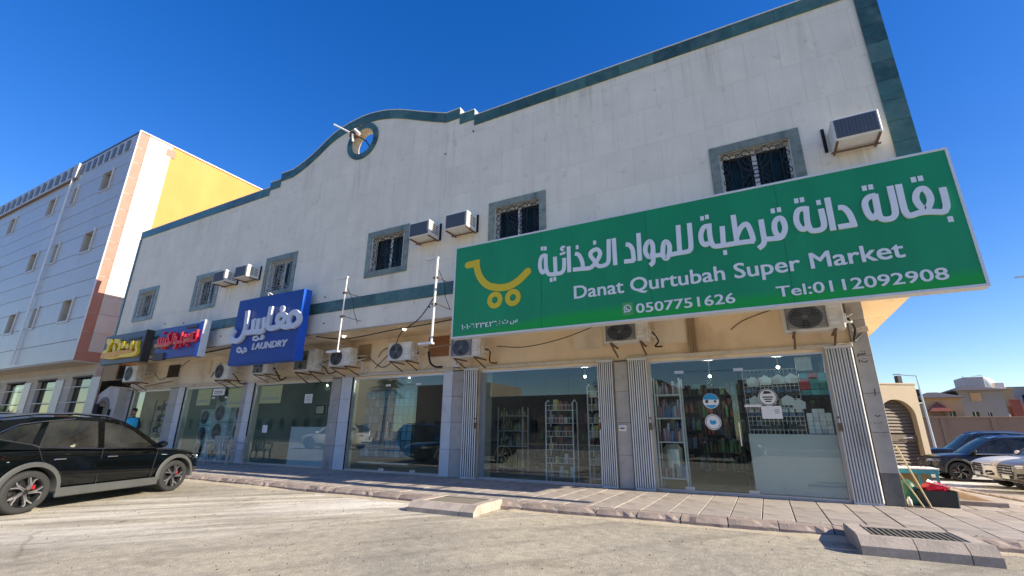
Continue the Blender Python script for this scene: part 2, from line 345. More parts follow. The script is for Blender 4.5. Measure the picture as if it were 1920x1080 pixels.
# ---------------------------------------------------------------- ground
def ground_material():
    m = mat('ground', (.365, .325, .25), .95, var=.24, vs=.45, hue=((.47, .41, .30), .55, .42, .66)); n = m.node_tree.nodes; l = m.node_tree.links; b = n['Principled BSDF']
    src = b.inputs['Base Color'].links[0].from_socket
    tc = n.new('ShaderNodeTexCoord')
    def noise(sc, det=6, vec=None, rough=.6):
        q = n.new('ShaderNodeTexNoise'); q.inputs['Scale'].default_value = sc; q.inputs['Detail'].default_value = det; q.inputs['Roughness'].default_value = rough
        l.new(vec or tc.outputs['Object'], q.inputs['Vector']); return q.outputs['Fac']
    def rng(v, a, b_, c=0., d=1.):
        q = n.new('ShaderNodeMapRange'); q.inputs['From Min'].default_value = a; q.inputs['From Max'].default_value = b_; q.inputs['To Min'].default_value = c; q.inputs['To Max'].default_value = d
        l.new(v, q.inputs['Value']); return q.outputs[0]
    def mth(op, a, b_=None):
        q = n.new('ShaderNodeMath'); q.operation = op; l.new(a, q.inputs[0])
        if b_ is not None: (l.new(b_, q.inputs[1]) if not isinstance(b_, float) else setattr(q.inputs[1], 'default_value', b_))
        return q.outputs[0]
    def mixc(f, a, col):
        q = n.new('ShaderNodeMix'); q.data_type = 'RGBA'; l.new(f, q.inputs[0]); l.new(a, q.inputs[6]); q.inputs[7].default_value = (*col, 1); return q.outputs[2]
    # fine grain of gravel in the asphalt
    g = rng(noise(48, 4, rough=.8), .3, .7, .74, 1.25); vs_ = n.new('ShaderNodeVectorMath'); vs_.operation = 'SCALE'; l.new(src, vs_.inputs[0]); l.new(g, vs_.inputs['Scale'])
    c = vs_.outputs[0]
    g2 = rng(noise(7, 9, rough=.8), .35, .65, .76, 1.2); v2 = n.new('ShaderNodeVectorMath'); v2.operation = 'SCALE'; l.new(c, v2.inputs[0]); l.new(g2, v2.inputs['Scale']); c = v2.outputs[0]
    # pale dust swept in long streaks from the kerb towards the lower left
    mp = n.new('ShaderNodeMapping'); mp.vector_type = 'TEXTURE'; mp.inputs['Location'].default_value = (-6.0, 7.0, 0); mp.inputs['Rotation'].default_value = (0, 0, math.atan2(-4.2, -3.0)); l.new(tc.outputs['Object'], mp.inputs[0])
    sp = n.new('ShaderNodeSeparateXYZ'); l.new(mp.outputs[0], sp.inputs[0])
    ms = n.new('ShaderNodeMapping'); ms.inputs['Scale'].default_value = (.22, 1.9, 1); l.new(mp.outputs[0], ms.inputs[0])
    streak = rng(noise(1.5, 7, ms.outputs[0], .62), .43, .64)
    wob = rng(noise(.9, 5), .2, .8, -.5, .5); across = mth('ABSOLUTE', mth('ADD', sp.outputs[1], wob))
    band = rng(across, 1.3, 2.6, 1., 0.); near = rng(sp.outputs[0], 6., 9.5, 1., 0.)
    c = mixc(mth('MULTIPLY', mth('MULTIPLY', mth('MULTIPLY', streak, band), near), .8), c, (.78, .71, .58))
    puddle = mth('MULTIPLY', rng(across, .3, 1.05, 1., 0.), rng(sp.outputs[0], .6, 3.0, 1., 0.))
    c = mixc(mth('MULTIPLY', puddle, .75), c, (.85, .79, .68))
    # wheel-worn darker lanes everywhere in the same direction, faint
    lane = rng(noise(1.1, 8, ms.outputs[0], .7), .5, .68, 0., .6); c = mixc(lane, c, (.20, .175, .14))
    # oil spots and small dark patches
    vo = n.new('ShaderNodeTexVoronoi'); vo.inputs['Scale'].default_value = 1.15
    dn = n.new('ShaderNodeMix'); dn.data_type = 'VECTOR'; dn.inputs[0].default_value = .12
    nn = n.new('ShaderNodeTexNoise'); nn.inputs['Scale'].default_value = 3.5; nn.inputs['Detail'].default_value = 6; l.new(tc.outputs['Object'], nn.inputs['Vector'])
    l.new(tc.outputs['Object'], dn.inputs[4]); l.new(nn.outputs['Color'], dn.inputs[5]); l.new(dn.outputs[1], vo.inputs['Vector'])
    spot = mth('MULTIPLY', rng(vo.outputs['Distance'], .05, .11, 1., 0.), rng(noise(2.3, 4), .48, .56)); c = mixc(mth('MULTIPLY', spot, .6), c, (.09, .075, .055))
    v3 = n.new('ShaderNodeTexVoronoi'); v3.inputs['Scale'].default_value = 4.2; l.new(dn.outputs[1], v3.inputs['Vector'])
    sm = mth('MULTIPLY', rng(v3.outputs['Distance'], .08, .17, 1., 0.), rng(noise(1.2, 5), .5, .6)); c = mixc(mth('MULTIPLY', sm, .55), c, (.10, .08, .06))
    so_ = mth('MULTIPLY', rng(noise(.8, 3), .56, .66), rng(noise(2.5, 5), .35, .6)); c = mixc(mth('MULTIPLY', so_, .5), c, (.19, .155, .11))
    # thin cracks
    v4 = n.new('ShaderNodeTexVoronoi'); v4.feature = 'DISTANCE_TO_EDGE'; v4.inputs['Scale'].default_value = .33; d2 = n.new('ShaderNodeMix'); d2.data_type = 'VECTOR'; d2.inputs[0].default_value = .3
    n5 = n.new('ShaderNodeTexNoise'); n5.inputs['Scale'].default_value = 1.2; n5.inputs['Detail'].default_value = 8; l.new(tc.outputs['Object'], n5.inputs['Vector'])
    l.new(tc.outputs['Object'], d2.inputs[4]); l.new(n5.outputs['Color'], d2.inputs[5]); l.new(d2.outputs[1], v4.inputs['Vector'])
    ck = mth('MULTIPLY', rng(v4.outputs['Distance'], .0015, .006, 1., 0.), rng(noise(.7, 3), .47, .56)); c = mixc(mth('MULTIPLY', ck, .3), c, (.07, .055, .04))
    l.new(c, b.inputs['Base Color'])
    bp = n.new('ShaderNodeBump'); bp.inputs['Strength'].default_value = .9; bp.inputs['Distance'].default_value = .012
    hsum = mth('ADD', noise(70, 3), mth('MULTIPLY', noise(6, 6), 2.)); l.new(hsum, bp.inputs['Height']); l.new(bp.outputs[0], b.inputs['Normal'])
ground_material()
gm = MB(); nx, ny = 60, 40
def zs(y): return -.4*max(0, min(1, (y-11.5)/11))            # the side street dips away behind the shops
rws = [-600, 11.5, 22.5, 600]
gm.add([(x, y, zs(y)) for y in rws for x in (-600, 600)], [(0, 1, 3, 2), (2, 3, 5, 4), (4, 5, 7, 6)])
gm.build('ground', 'ground', kind='structure')

# ---------------------------------------------------------------- pavement with slabs and kerb
mat('slab_mortar', (.10, .085, .07), .9, var=.2)
mat('slab_stone', (.375, .325, .27), .8, var=.24, vs=5, rnd=.13, bump=.3, bs=40, hue=((.20, .16, .14), 1.7, .5, .72))
mat('kerb_stone', (.32, .25, .20), .85, var=.2, vs=5, rnd=.14, bump=.5, bs=35, hue=((.42, .36, .29), 2.5, .55, .75))
PAVE = thing('pavement', 'pavement of long reddish slabs running along the shop fronts behind a low kerb', 'pavement'); PAVE['kind'] = 'structure'
del PAVE['category']
KL = [(-30, 7.02), (-9, 6.99), (-5.4, 7.0), (-4.0, 7.17), (.2, 7.41), (4.35, 7.55)]
def kerb_y(x):
    for (a, b), (c, d) in zip(KL, KL[1:]):
        if x <= c: return b+(d-b)*(x-a)/(c-a)
    return KL[-1][1]
pb = MB()
for (a, b), (c, d) in zip(KL, KL[1:]):
    pb.add([(a, b+.2, 0), (c, d+.2, 0), (c, 10.45, 0), (a, 10.45, 0), (a, b+.2, .098), (c, d+.2, .098), (c, 10.45, .098), (a, 10.45, .098)], [(0, 1, 5, 4), (1, 2, 6, 5), (2, 3, 7, 6), (3, 0, 4, 7), (4, 5, 6, 7)])
for a, b in ((10.45, 11.5), (11.5, 22.5), (22.5, 40)):
    pb.add([(x, y, zz) for zz in (-.6, 0) for y in (a, b) for x in (1.9, 4.46)], [(0, 2, 3, 1), (0, 1, 5, 4), (2, 6, 7, 3), (0, 4, 6, 2), (1, 3, 7, 5)]); k0 = len(pb.v)-4
    for q in range(4): x_, y_, _ = pb.v[k0+q]; pb.v[k0+q] = (x_, y_, .098+zs(y_))
    pb.f.append((k0, k0+1, k0+3, k0+2)); pb.mi.append(0)
pb.build('bedding', 'slab_mortar', PAVE)
sl = [MB().box(.006, .006, -.05, .394, .94, 0, .006).mesh('paving_slab', 'slab_stone'), MB().box(.006, .006, -.05, .394, 1.06, 0, .006).mesh('paving_slab', 'slab_stone')]
n_s = 0
for i in range(62):
    x = 4.2-.4*(i+1)
    ky = kerb_y(x+.2)+.27; y = 10.2 if x < 1.9 else 10.45
    while y-ky > .3:
        d = 1.0; lo = max(y-d, ky); o = link('paving_slab', sl[0], PAVE); o.location = (x, lo, .114+random.uniform(-.002, .0025)); o.scale = (1, (y-lo)/.946, 1); y -= d
        o.rotation_euler = (random.uniform(-.002, .002), random.uniform(-.003, .003), 0)
for i in range(5):
    for j in range(9):
        o = link('paving_slab', sl[1], PAVE); o.location = (1.95+.42*i, 10.46+1.07*j, .116+zs(10.46+1.07*j)+random.uniform(-.002, .002)); o.rotation_euler = (math.atan((zs(11.53+1.07*j)-zs(10.46+1.07*j))/1.07), 0, 0); o.scale = (1.04, 1, 1)
def kerb_mesh(L, h=.115, w=.26):
    p = [(0, 0), (w, 0), (w, h), (.075, h), (.012, h-.05), (0, h-.06)]
    M = Matrix(((0, 0, 1, 0), (1, 0, 0, 0), (0, 1, 0, 0), (0, 0, 0, 1)))
    return MB().prism(p, M, L)
def rough_kerb(k):
    r_ = random.Random(k); me = kerb_mesh(.588); out = MB(); M = 7; prof = [(0, 0), (.26, 0), (.26, .115), (.075, .115), (.012, .065), (0, .055)]; v = []
    for i in range(M):
        x = .588*i/(M-1); e = .012 if i in (0, M-1) else 0
        for j, (y, z) in enumerate(prof):
            c = r_.random() < .16; v.append((x+r_.uniform(-.003, .003), y+(r_.uniform(0, .006) if j > 3 else 0)+e*(j > 2)*.4+(.016*c if j in (3, 4) else 0), z-(r_.uniform(0, .004) if j in (2, 3) else 0)-(e*.5+.014*c if j in (3, 4) else 0)))
    return MB().add(v, [(i*6+j, i*6+(j+1) % 6, (i+1)*6+(j+1) % 6, (i+1)*6+j) for i in range(M-1) for j in range(6)]+[tuple(range(6)), tuple(range((M-1)*6, M*6))])
kms = [rough_kerb(i).mesh('kerb_stone', 'kerb_stone') for i in range(6)]
x = -30.
while x < 4.2:
    y = kerb_y(x); y2 = kerb_y(x+.6); o = link('kerb_stone', random.choice(kms), PAVE); o.location = (x, y+random.uniform(-.006, .006), random.uniform(-.004, .004)); o.rotation_euler = (0, 0, math.atan2(y2-y, .6)); x += .6
y = 7.6
while y < 30:
    o = link('kerb_stone', random.choice(kms), PAVE); o.location = (4.47, y, zs(y)+random.uniform(-.004, .004)); o.rotation_euler = (0, 0, pi/2); y += .6
y = 10.9
# raised step of the side pavement, right of the shop corner
MB().box(2.72, 11.0, .1, 3.35, 11.12, .19, .01).build('side_step', 'kerb_stone', PAVE); MB().box(3.25, 11.12, .0, 3.37, 14.5, .17, .01).build('side_step', 'kerb_stone', PAVE)

# drain inlets standing in front of the kerb
mat('drain_side', (.22, .155, .135), .85, var=.25, vs=6, bump=.5, bs=30)
mat('drain_top', (.40, .335, .27), .85, var=.2, vs=6, rnd=.15, bump=.5, bs=35)
mat('grate_iron', (.16, .145, .12), .7, var=.3, vs=20)
def drain(x0, y0, x1, y1, h, label, nb, cx0, cx1, cy0, cy1, rot=0):
    t = thing('drain_inlet', label, 'drain', (x0, y0, 0), 'drain inlets in front of the kerb', rz=rot)
    w, d = x1-x0, y1-y0; b = .05
    def blk(a, c, e, f, hh=h, c_=.012, m='drain_top'):
        o = MB().box(a, c, 0, e, f, hh, c_).mesh('kerb_block', m); k = link('kerb_block', o, t); return k
    # bevelled ring of blocks, two along the front
    M = Matrix(((0, 0, 1, 0), (1, 0, 0, 0), (0, 1, 0, 0), (0, 0, 0, 1)))
    prof = [(0, 0), (.2, 0), (.2, h), (.115, h), (.0, h-.085)]
    for a, L in ((0, w*.42), (w*.42+.008, w*.36), (w*.78+.016, w*.22-.016)):
        me = MB().prism(prof, M, L).mesh('kerb_block', 'drain_top'); k = link('kerb_block', me, t); k.location = (a, 0, 0)
    for a in (0, w-.16): blk(a, .208, a+.16, d)
    blk(.168, d-.14, w-.168, d)
    MB().box(.17, .21, 0, w-.17, d-.15, h-.05).build('pit', 'dark', None).parent = t
    gx0, gx1, gy0, gy1 = .168, w-.168, .208, d-.148
    go = link('grating', MB().box(gx0, gy0, h-.03, gx1, gy0+.03, h-.004).mesh('grating', 'grate_iron'), t); link('grate_rail', MB().box(gx0, gy1-.03, h-.03, gx1, gy1, h-.004).mesh('grate_rail', 'grate_iron'), go)
    bm_ = MB().box(-.012, 0, -.03, .012, gy1-gy0-.064, -.006).mesh('grate_bar', 'grate_iron')
    for i in range(nb):
        k = link('grate_bar', bm_, go); k.location = (gx0+.02+(gx1-gx0-.04)*i/(nb-1), gy0+.032, h)
    return t
drain(-5.15, 6.25, -3.95, 7.2, .15, 'low red-brown drain inlet with a grating in front of the kerb, farther of the two', 18, 0, 0, 0, 0, R(2))
drain(.74, 6.6, 1.88, 7.5, .175, 'grey concrete drain inlet with chipped blocks at the lower right corner of the picture', 15, 0, 0, 0, 0, R(3))

# loose grit on the ground
rng_ = random.Random(5); gb = MB()
for i in range(2000):
    u = rng_.random(); x = rng_.uniform(-13, 3.5); y = rng_.uniform(2.2, 7.0) if rng_.random() < .75 else kerb_y(x)-abs(rng_.gauss(0, .12))-.03
    r = rng_.choice((.003, .004, .006, .009)) * rng_.uniform(.7, 1.3)
    a = rng_.uniform(0, 6.3); v = [(x+r*cos(a+k*2.1), y+r*sin(a+k*2.1), .001) for k in range(3)]+[(x, y, r*1.1)]
    gb.add(v, [(0, 1, 3), (1, 2, 3), (2, 0, 3)], 0 if rng_.random() < .2 else 1)
mat('grit_pale', (.44, .38, .28), .9); mat('grit_dark', (.10, .085, .07), .9)
gb.build('loose_grit', ['grit_pale', 'grit_dark'], kind='stuff', label='loose grit scattered on the sandy car park', category='grit')
# sand drifted against the foot of the kerb
mat('drift_sand', (.50, .42, .29), .95, var=.15, vs=6, bump=.6, bs=60)
db = MB(); v = []; f = []; N_ = 340
for i in range(N_):
    x = -22+25.5*i/(N_-1); k = .5+.5*sin(x*1.7)*sin(x*.63+1); w = .03+.2*k*rng_.uniform(.8, 1.2); hh = .008+.035*k*rng_.uniform(.8, 1.2); y = kerb_y(x)
    if -5.3 < x < -3.85: w *= .05; hh *= .05
    v += [(x, y+.02, hh), (x, y-w*.4, hh*.55), (x, y-w, .0005)]
f = [(3*i+j, 3*i+j+1, 3*i+4+j, 3*i+3+j) for i in range(N_-1) for j in (0, 1)]
db.add(v, f); db.build('drifted_sand', 'drift_sand', smooth=True, kind='stuff', label='pale sand drifted against the foot of the kerb', category='sand')
# dust lying along the joints and the shop sills
rs = random.Random(8); sb_ = MB()
for i in range(900):
    x = rs.uniform(-14, 4); y = rs.choice((10.12, 10.05, kerb_y(x)+.3))+rs.gauss(0, .05); r = rs.uniform(.005, .014); a = rs.uniform(0, 6); z = .117
    sb_.add([(x+r*cos(a+k*2.1), y+r*sin(a+k*2.1), z) for k in range(3)]+[(x, y, z+r*.6)], [(0, 1, 3), (1, 2, 3), (2, 0, 3)])
sb_.build('pavement_grit', 'drift_sand', kind='stuff', label='sandy grit scattered over the pavement slabs', category='grit')

# ================================================================ shop building
def piece(name, mb, m, parent, smooth=False, loc=None):
    """part in the local space of its parent"""
    me = mb.mesh(name, m)
    if smooth: me.polygons.foreach_set('use_smooth', [True]*len(me.polygons))
    o = link(name, me, parent)
    if loc: o.location = loc
    return o
YW, YS = 8.92, 10.24                         # upper wall plane, shop front plane
SB = thing('shop_building', 'two-storey pale stone shop building with green marble bands and a curved gable', 'building', (-10.3, YS, 0))
curve = [(-13.5, 9.95), (-12.9, 10.15), (-12.35, 10.42), (-11.92, 10.68), (-11.5, 10.87), (-10.92, 11.0), (-10.32, 11.05), (-9.73, 11.0), (-9.16, 10.87), (-8.6, 10.67), (-8.0, 10.4), (-7.45, 10.16), (-6.94, 9.95)]
cs = smooth_pts(curve, k=3)
top = [(-23.5, 9.53), (-14.68, 9.53), (-14.68, 9.73), (-14.13, 9.73), (-14.13, 9.95)]+cs+[(-6.46, 9.95), (-6.46, 9.73), (-5.97, 9.73), (-5.97, 9.53), (2.87, 9.53)]
RC = (-10.24, 10.08)
WX = [(-22.35, -20.85), (-18.2, -16.65), (-14.1, -12.57), (-9.5, -8.0), (-5.42, -3.87), (-.28, 1.27)]
holes = [circ(*RC, .47, 36)]+[rect(a+.17, 5.47, b-.17, 6.53) for a, b in WX]
mb = MB(); mb.add(*plate([(-23.5, 3.86)]+top+[(2.87, 3.86)], holes, YW, .3)); mb.build('upper_wall', 'wall_stone', SB)
# coping: thin pale edge along the top
mb = MB()
for (a, b), (c, d) in zip(top, top[1:]):
    if c-a > .02:
        mb.add([(a, 8.875, b), (c, 8.875, d), (c, 9.24, d), (a, 9.24, b), (a, 8.875, b+.025), (c, 8.875, d+.025), (c, 9.24, d+.025), (a, 9.24, b+.025)], [(0, 1, 5, 4), (1, 2, 6, 5), (2, 3, 7, 6), (3, 0, 4, 7), (4, 5, 6, 7), (0, 3, 2, 1)])
mb.build('coping', 'plain_white', SB)
# marble slabs of the parapet band, one mesh each
def marble(poly, y=8.885, t=.038):
    MB().prism(poly, face(y), t).build('marble_slab', 'green_marble', SB)
g_ = .003
for (a, b), (c, d) in zip(top, top[1:]):
    if c-a < .02: continue
    if (c-a) > 1.2:
        n = round((c-a)/.78); e = (c-a)/n
        for i in range(n): marble(rect(a+e*i+g_, b-.3, a+e*(i+1)-g_, b-.002))
acc = []
segs = [(p, q) for p, q in zip(top, top[1:]) if .02 < q[0]-p[0] <= 1.2]
i = 0
while i < len(segs):                          # curved part: three short pieces make one slab
    grp = segs[i:i+3] if abs(segs[i][0][0]-segs[i][1][0]) < .35 and -13.6 < segs[i][0][0] < -7.1 else segs[i:i+1]
    i += len(grp); P = [grp[0][0]]+[q for _, q in grp]
    P = [(P[0][0]+g_, P[0][1])]+P[1:-1]+[(P[-1][0]-g_, P[-1][1])]
    marble([(x, z-.3) for x, z in P]+[(x, z-.002) for x, z in reversed(P)])
for i in range(12):                           # ring round the opening
    a0, a1 = 2*pi*i/12+.006, 2*pi*(i+1)/12-.006
    marble([(RC[0]+.47*cos(a), RC[1]+.47*sin(a)) for a in (a0, (a0*2+a1)/3, (a0+2*a1)/3, a1)]+[(RC[0]+.66*cos(a), RC[1]+.66*sin(a)) for a in (a1, (a0+2*a1)/3, (a0*2+a1)/3, a0)], 8.88, .04)
n = 34
for i in range(n):                            # middle band
    e = 26.02/n; marble(rect(-23.5+e*i+g_, 4.46, -23.5+e*(i+1)-g_, 4.79), 8.895, .03)
for i in range(13):                           # corner pilaster
    marble(rect(2.55, 3.87+.415*i+g_, 2.872, 3.87+.415*(i+1)-g_), 8.883, .04)
for i in range(12): marble(rect(-23.53, 3.87+.445*i+g_, -23.4, 3.87+.445*(i+1)-g_), 8.888, .04)
# tube lining of the round opening, back of the parapet
mb = MB(); mb.lathe([(.47, 0), (.47, .3)], face(YW) @ Matrix.Translation((RC[0], RC[1], 0)), 36); mb.build('opening_lining', 'tan_paint', SB)
# body behind
mb = MB(); mb.box(-23.49, 9.225, 3.9, 2.86, 22, 9.0); mb.build('upper_storey', 'cream_paint', SB)
mb = MB(); mb.box(-23.5, YW+.002, 3.84, -11.5, YS+.1, 3.858); mb.build('soffit', 'cream_paint', SB)
mb = MB(); mb.box(-11.5, YW+.002, 3.84, 1.85, YS+.1, 3.858); mb.box(1.85, YW+.002, 3.84, 2.868, 22, 3.858); mb.build('soffit', 'tan_paint', SB)
mat('soffit_edge', (.5, .34, .2), .8)
mb = MB(); mb.box(-23.5, 8.9, 3.83, 2.868, 8.925, 3.87); mb.build('soffit_edge', 'soffit_edge', SB)
# hairline expansion joint with a thin white pipe running down beside the gable
mb = MB(); mb.tube([(-6.98, 8.90, 9.62), (-7.0, 8.90, 7.2), (-7.0, 8.905, 6.5)], .012, 6); mb.build('joint_strip', 'plain_white', SB)
# horizontal cable stubs and anchor marks on the wall
mb = MB()
for x, z in ((-6.9, 8.6), (-6.0, 9.05), (-11.0, 4.95), (-10.9, 4.15), (-15.9, 4.2), (-19.7, 5.0), (-7.1, 4.2), (-18.4, 4.9), (-6.2, 5.4)): mb.cyl((x, 8.9, z), (x, YW+.01, z), .022, 8)
mb.build('wall_anchor', 'dark', SB)

# windows ------------------------------------------------------------
def grille_mesh(w, h):
    m = MB(); r = .0085; y = 0
    def ln(a, b): m.tube([(a[0], y, a[1]), (b[0], y, b[1])], r, 5)
    def arc(cx, cz, rad, a0, a1, n=9, shrink=0.):
        m.tube([(cx+(rad*(1-shrink*i/n))*cos(a0+(a1-a0)*i/n), y, cz+(rad*(1-shrink*i/n))*sin(a0+(a1-a0)*i/n)) for i in range(n+1)], r, 5)
    for a, b in (((0, 0), (w, 0)), ((0, h), (w, h)), ((0, 0), (0, h)), ((w, 0), (w, h))): ln(a, b)
    s = .17
    ln((s, s), (w-s, s)); ln((s, h-s), (w-s, h-s)); ln((s, s), (s, h-s)); ln((w-s, s), (w-s, h-s))
    k = max(3, round((w)/s)); st = w/k
    for i in range(k):
        c = st*(i+.5)
        for zc, fl in ((s/2, 1), (h-s/2, -1)):
            d = 1 if i % 2 else -1
            arc(c-.02*d, zc, .07, 0, d*fl*1.75*pi, 10, .45); arc(c+.055*d, zc, .028, 0, 2*pi, 7)
    k2 = max(3, round((h-2*s)/s)); st2 = (h-2*s)/k2
    for i in range(k2):
        c = s+st2*(i+.5)
        for xc, fl in ((s/2, 1), (w-s/2, -1)):
            d = 1 if i % 2 else -1
            arc(xc, c-.02*d, .068, pi/2, pi/2+d*fl*1.75*pi, 10, .45); arc(xc, c+.05*d, .028, 0, 2*pi, 7)
    for i in range(1, 5):                      # fan of stems with leaf arcs in the middle
        x = s+(w-2*s)*i/5; ln((x, s), (x, h-s))
    for cx in (s+(w-2*s)*.5,):
        for q in (.11, .2, .29): arc(cx, s+.02, q, 0, pi, 9); arc(cx, h-s-.02, q, 0, -pi, 9)
        arc(cx, h/2, .12, 0, 2*pi, 12); arc(cx, h/2, .05, 0, 2*pi, 8)
        for d in (-1, 1): arc(cx+d*.2, h/2, .1, pi/2, pi/2+d*1.7*pi, 9, .5)
    return m
gw, gh = 1.2, 1.05
GM = grille_mesh(gw, gh).mesh('grille', 'black_iron'); mat('lit_iron', (.30, .31, .30), .5); GP = GM.copy(); GP.materials[0] = MATS['lit_iron']  # left grilles: lit look of the iron put into a paler colour
fm = MB()
for a in (rect(0, 0, gw, .05), rect(0, gh-.05, gw, gh), rect(0, .05, .05, gh-.05), rect(gw-.05, .05, gw, gh-.05), rect(gw/2-.04, .05, gw/2+.04, gh-.05)): fm.prism(a, face(.16), .05)
FM = fm.mesh('window', 'alu_white')
PM = MB().box(0, .185, 0, gw/2-.09, .191, gh-.1).mesh('pane', 'villa_glass')
RV = MB()
for a in (rect(.0, 0.001, .007, gh-.001), rect(gw-.011, .001, gw-.001, gh-.001)): RV.prism(a, face(-.0), .27)
RV.box(0, 0, gh, gw, .27, gh+.006); RV.box(0, 0, -.006, gw, .27, 0); RV = RV.mesh('reveal', 'plain_white')
CUR = MB(); v = []; nn = 40
for i in range(nn+1):
    x = gw*i/nn; y = .26+.02*sin(i*1.9); v += [(x, y, 0), (x, y, gh)]
CUR.add(v, [(2*i, 2*i+2, 2*i+3, 2*i+1) for i in range(nn)]); CUR = CUR.mesh('curtain', 'curtain')
for k, (a, b) in enumerate(WX):
    w = link('window', FM, SB); w.location = (a+.17+10.3, YW-YS, 5.475)
    if b-a > 1.54: w.scale.x = (b-a-.34)/gw
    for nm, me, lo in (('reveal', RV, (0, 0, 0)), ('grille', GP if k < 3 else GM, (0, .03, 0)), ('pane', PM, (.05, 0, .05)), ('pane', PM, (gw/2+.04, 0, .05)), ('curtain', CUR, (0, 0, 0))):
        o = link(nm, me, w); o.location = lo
    W_, H_ = gw, gh; q = .17
    for a_ in (rect(-q, -q, W_+q, -.002), rect(-q, H_+.002, W_+q, H_+q), rect(-q, 0, -.002, H_), rect(W_+.002, 0, W_+q, H_)):
        piece('surround_slab', MB().prism(a_, face(-.03), .034), 'surround_marble', w)

# ground floor ---------------------------------------------------------
SH = {2: (-23.85, -20.9), 3: (-19.85, -16.22), 4: (-15.55, -11.75), 5: (-10.86, -7.5), 6: (-6.36, -3.2), 7: (-2.07, 1.15)}
ZT = 2.7
for x0, x1, m_ in ((-24.3, -11.5, 'cream_paint'), (-11.5, 1.6, 'tan_paint')):
    hs_ = [rect(a, .06, b, ZT) for k, (a, b) in SH.items() if x0 < a < x1]
    mb = MB(); mb.add(*plate(rect(x0, 0, x1, 3.85), hs_, YS+.02, .22)); mb.build('shop_wall', m_, SB)
for q in ((1.6, YS+.02, 0, 1.848, 22, 3.84), (-24.3, YS+.3, 0, -24.1, 22, 3.85)): MB().box(*q).build('side_wall', 'tan_paint', SB)
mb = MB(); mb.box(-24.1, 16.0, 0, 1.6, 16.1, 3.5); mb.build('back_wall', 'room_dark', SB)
mb = MB(); mb.box(-24.1, YS+.25, .04, 1.6, 16.0, .112); mb.build('shop_floor', 'room_floor', SB)
mb = MB(); mb.box(-24.1, YS+.25, 3.2, 1.6, 16.0, 3.3); mb.build('shop_ceiling', 'room_wall', SB)
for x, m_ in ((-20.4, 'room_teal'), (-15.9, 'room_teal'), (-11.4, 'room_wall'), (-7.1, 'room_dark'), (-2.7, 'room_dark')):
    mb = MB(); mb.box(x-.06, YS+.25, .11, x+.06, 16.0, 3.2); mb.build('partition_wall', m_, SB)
# pale returns seen inside the openings on the left jambs
mb = MB(); mb.box(-6.355, YS+.03, .12, -6.2, YS+.36, ZT); mb.build('jamb', 'room_wall', SB)
# piers of tiles
def pier(x0, x1, m_='pier_tile', zt=2.76, y=YS-.05, plinth=False):
    p = MB().box(x0, y+.012, .1, x1, YS+.03, zt); p = p.build('pier', 'slab_mortar', SB)
    z = .115; hs2 = [.66]*4
    while z < zt-.05:
        h = min(.655, zt-z); m2 = m_
        if plinth and z < .2: h = .5; m2 = 'pier_plinth'
        MB().box(x0, y, z+.003, x1, y+.03, z+h-.003, .004).build('pier_tile', m2, p); z += h
pier(1.6, 1.862, plinth=True, zt=3.86)
for a, b in ((-2.82, -2.52), (-7.17, -6.83), (-11.72, -11.32), (-16.18, -15.95), (-20.88, -20.3), (-24.3, -23.88)): pier(a, b)
mat('jamb_panel', (.62, .63, .63), .45, var=.1, vs=4, hue=((.4, .36, .3), 2, .6, .9))
for a, b in ((-11.3, -10.87), (-7.48, -7.18), (-15.94, -15.58), (-20.28, -19.87)):
    p = MB().box(a, YS-.03, .1, b, YS+.03, 2.75).build('jamb_panel', 'dark', SB); z = .115
    k = 4
    for j in range(k):
        MB().box(a+.002, YS-.05, z, b-.002, YS-.025, z+.655, .004).build('panel_sheet', 'jamb_panel', p); z += .66
# lintel trims
mat('trim', (.62, .55, .44), .7, var=.15, vs=6, hue=((.3, .18, .1), 5, .6, .8))
for x0, x1 in ((-23.9, -16.15), (-15.6, -11.72), (-11.32, -7.18), (-6.83, -2.82), (-2.52, 1.6)):
    MB().box(x0, YS-.075, 2.755, x1, YS+.03, 2.83, .008).build('lintel_trim', 'trim', SB)
# conduit and pipes along the tan wall
for P, q in (([(-1.15, YS-.02, 3.84), (-1.15, YS-.02, 2.84)], .03), ([(-1.06, YS-.02, 3.84), (-1.06, YS-.02, 2.84)], .02), ([(1.5, YS-.04, 3.84), (1.52, YS-.04, 3.3), (1.53, YS-.04, 3.12)], .02)): MB().tube(P, q, 8).build('wall_pipe', 'pipe_tan', SB)
# boarded openings under the soffit
def board(x0, z0, x1, z1, m_, nm='vent_board'):
    o = MB().box(x0-.03, YS-.01, z0-.03, x1+.03, YS+.03, z1+.03).build(nm, 'cream_paint', SB)
    MB().box(x0, YS-.035, z0, x1, YS-.008, z1, .004).build('board_sheet', m_, o)
board(-8.07, 3.18, -7.38, 3.74, 'wood'); board(-10.75, 3.2, -10.25, 3.72, 'ply'); board(-3.75, 3.1, -3.05, 3.7, 'cream_paint'); board(-1.9, 3.1, -1.25, 3.7, 'cream_paint')
board(-21.42, 3.18, -20.6, 3.68, 'soot'); board(-19.7, 3.2, -18.5, 3.7, 'cream_paint')

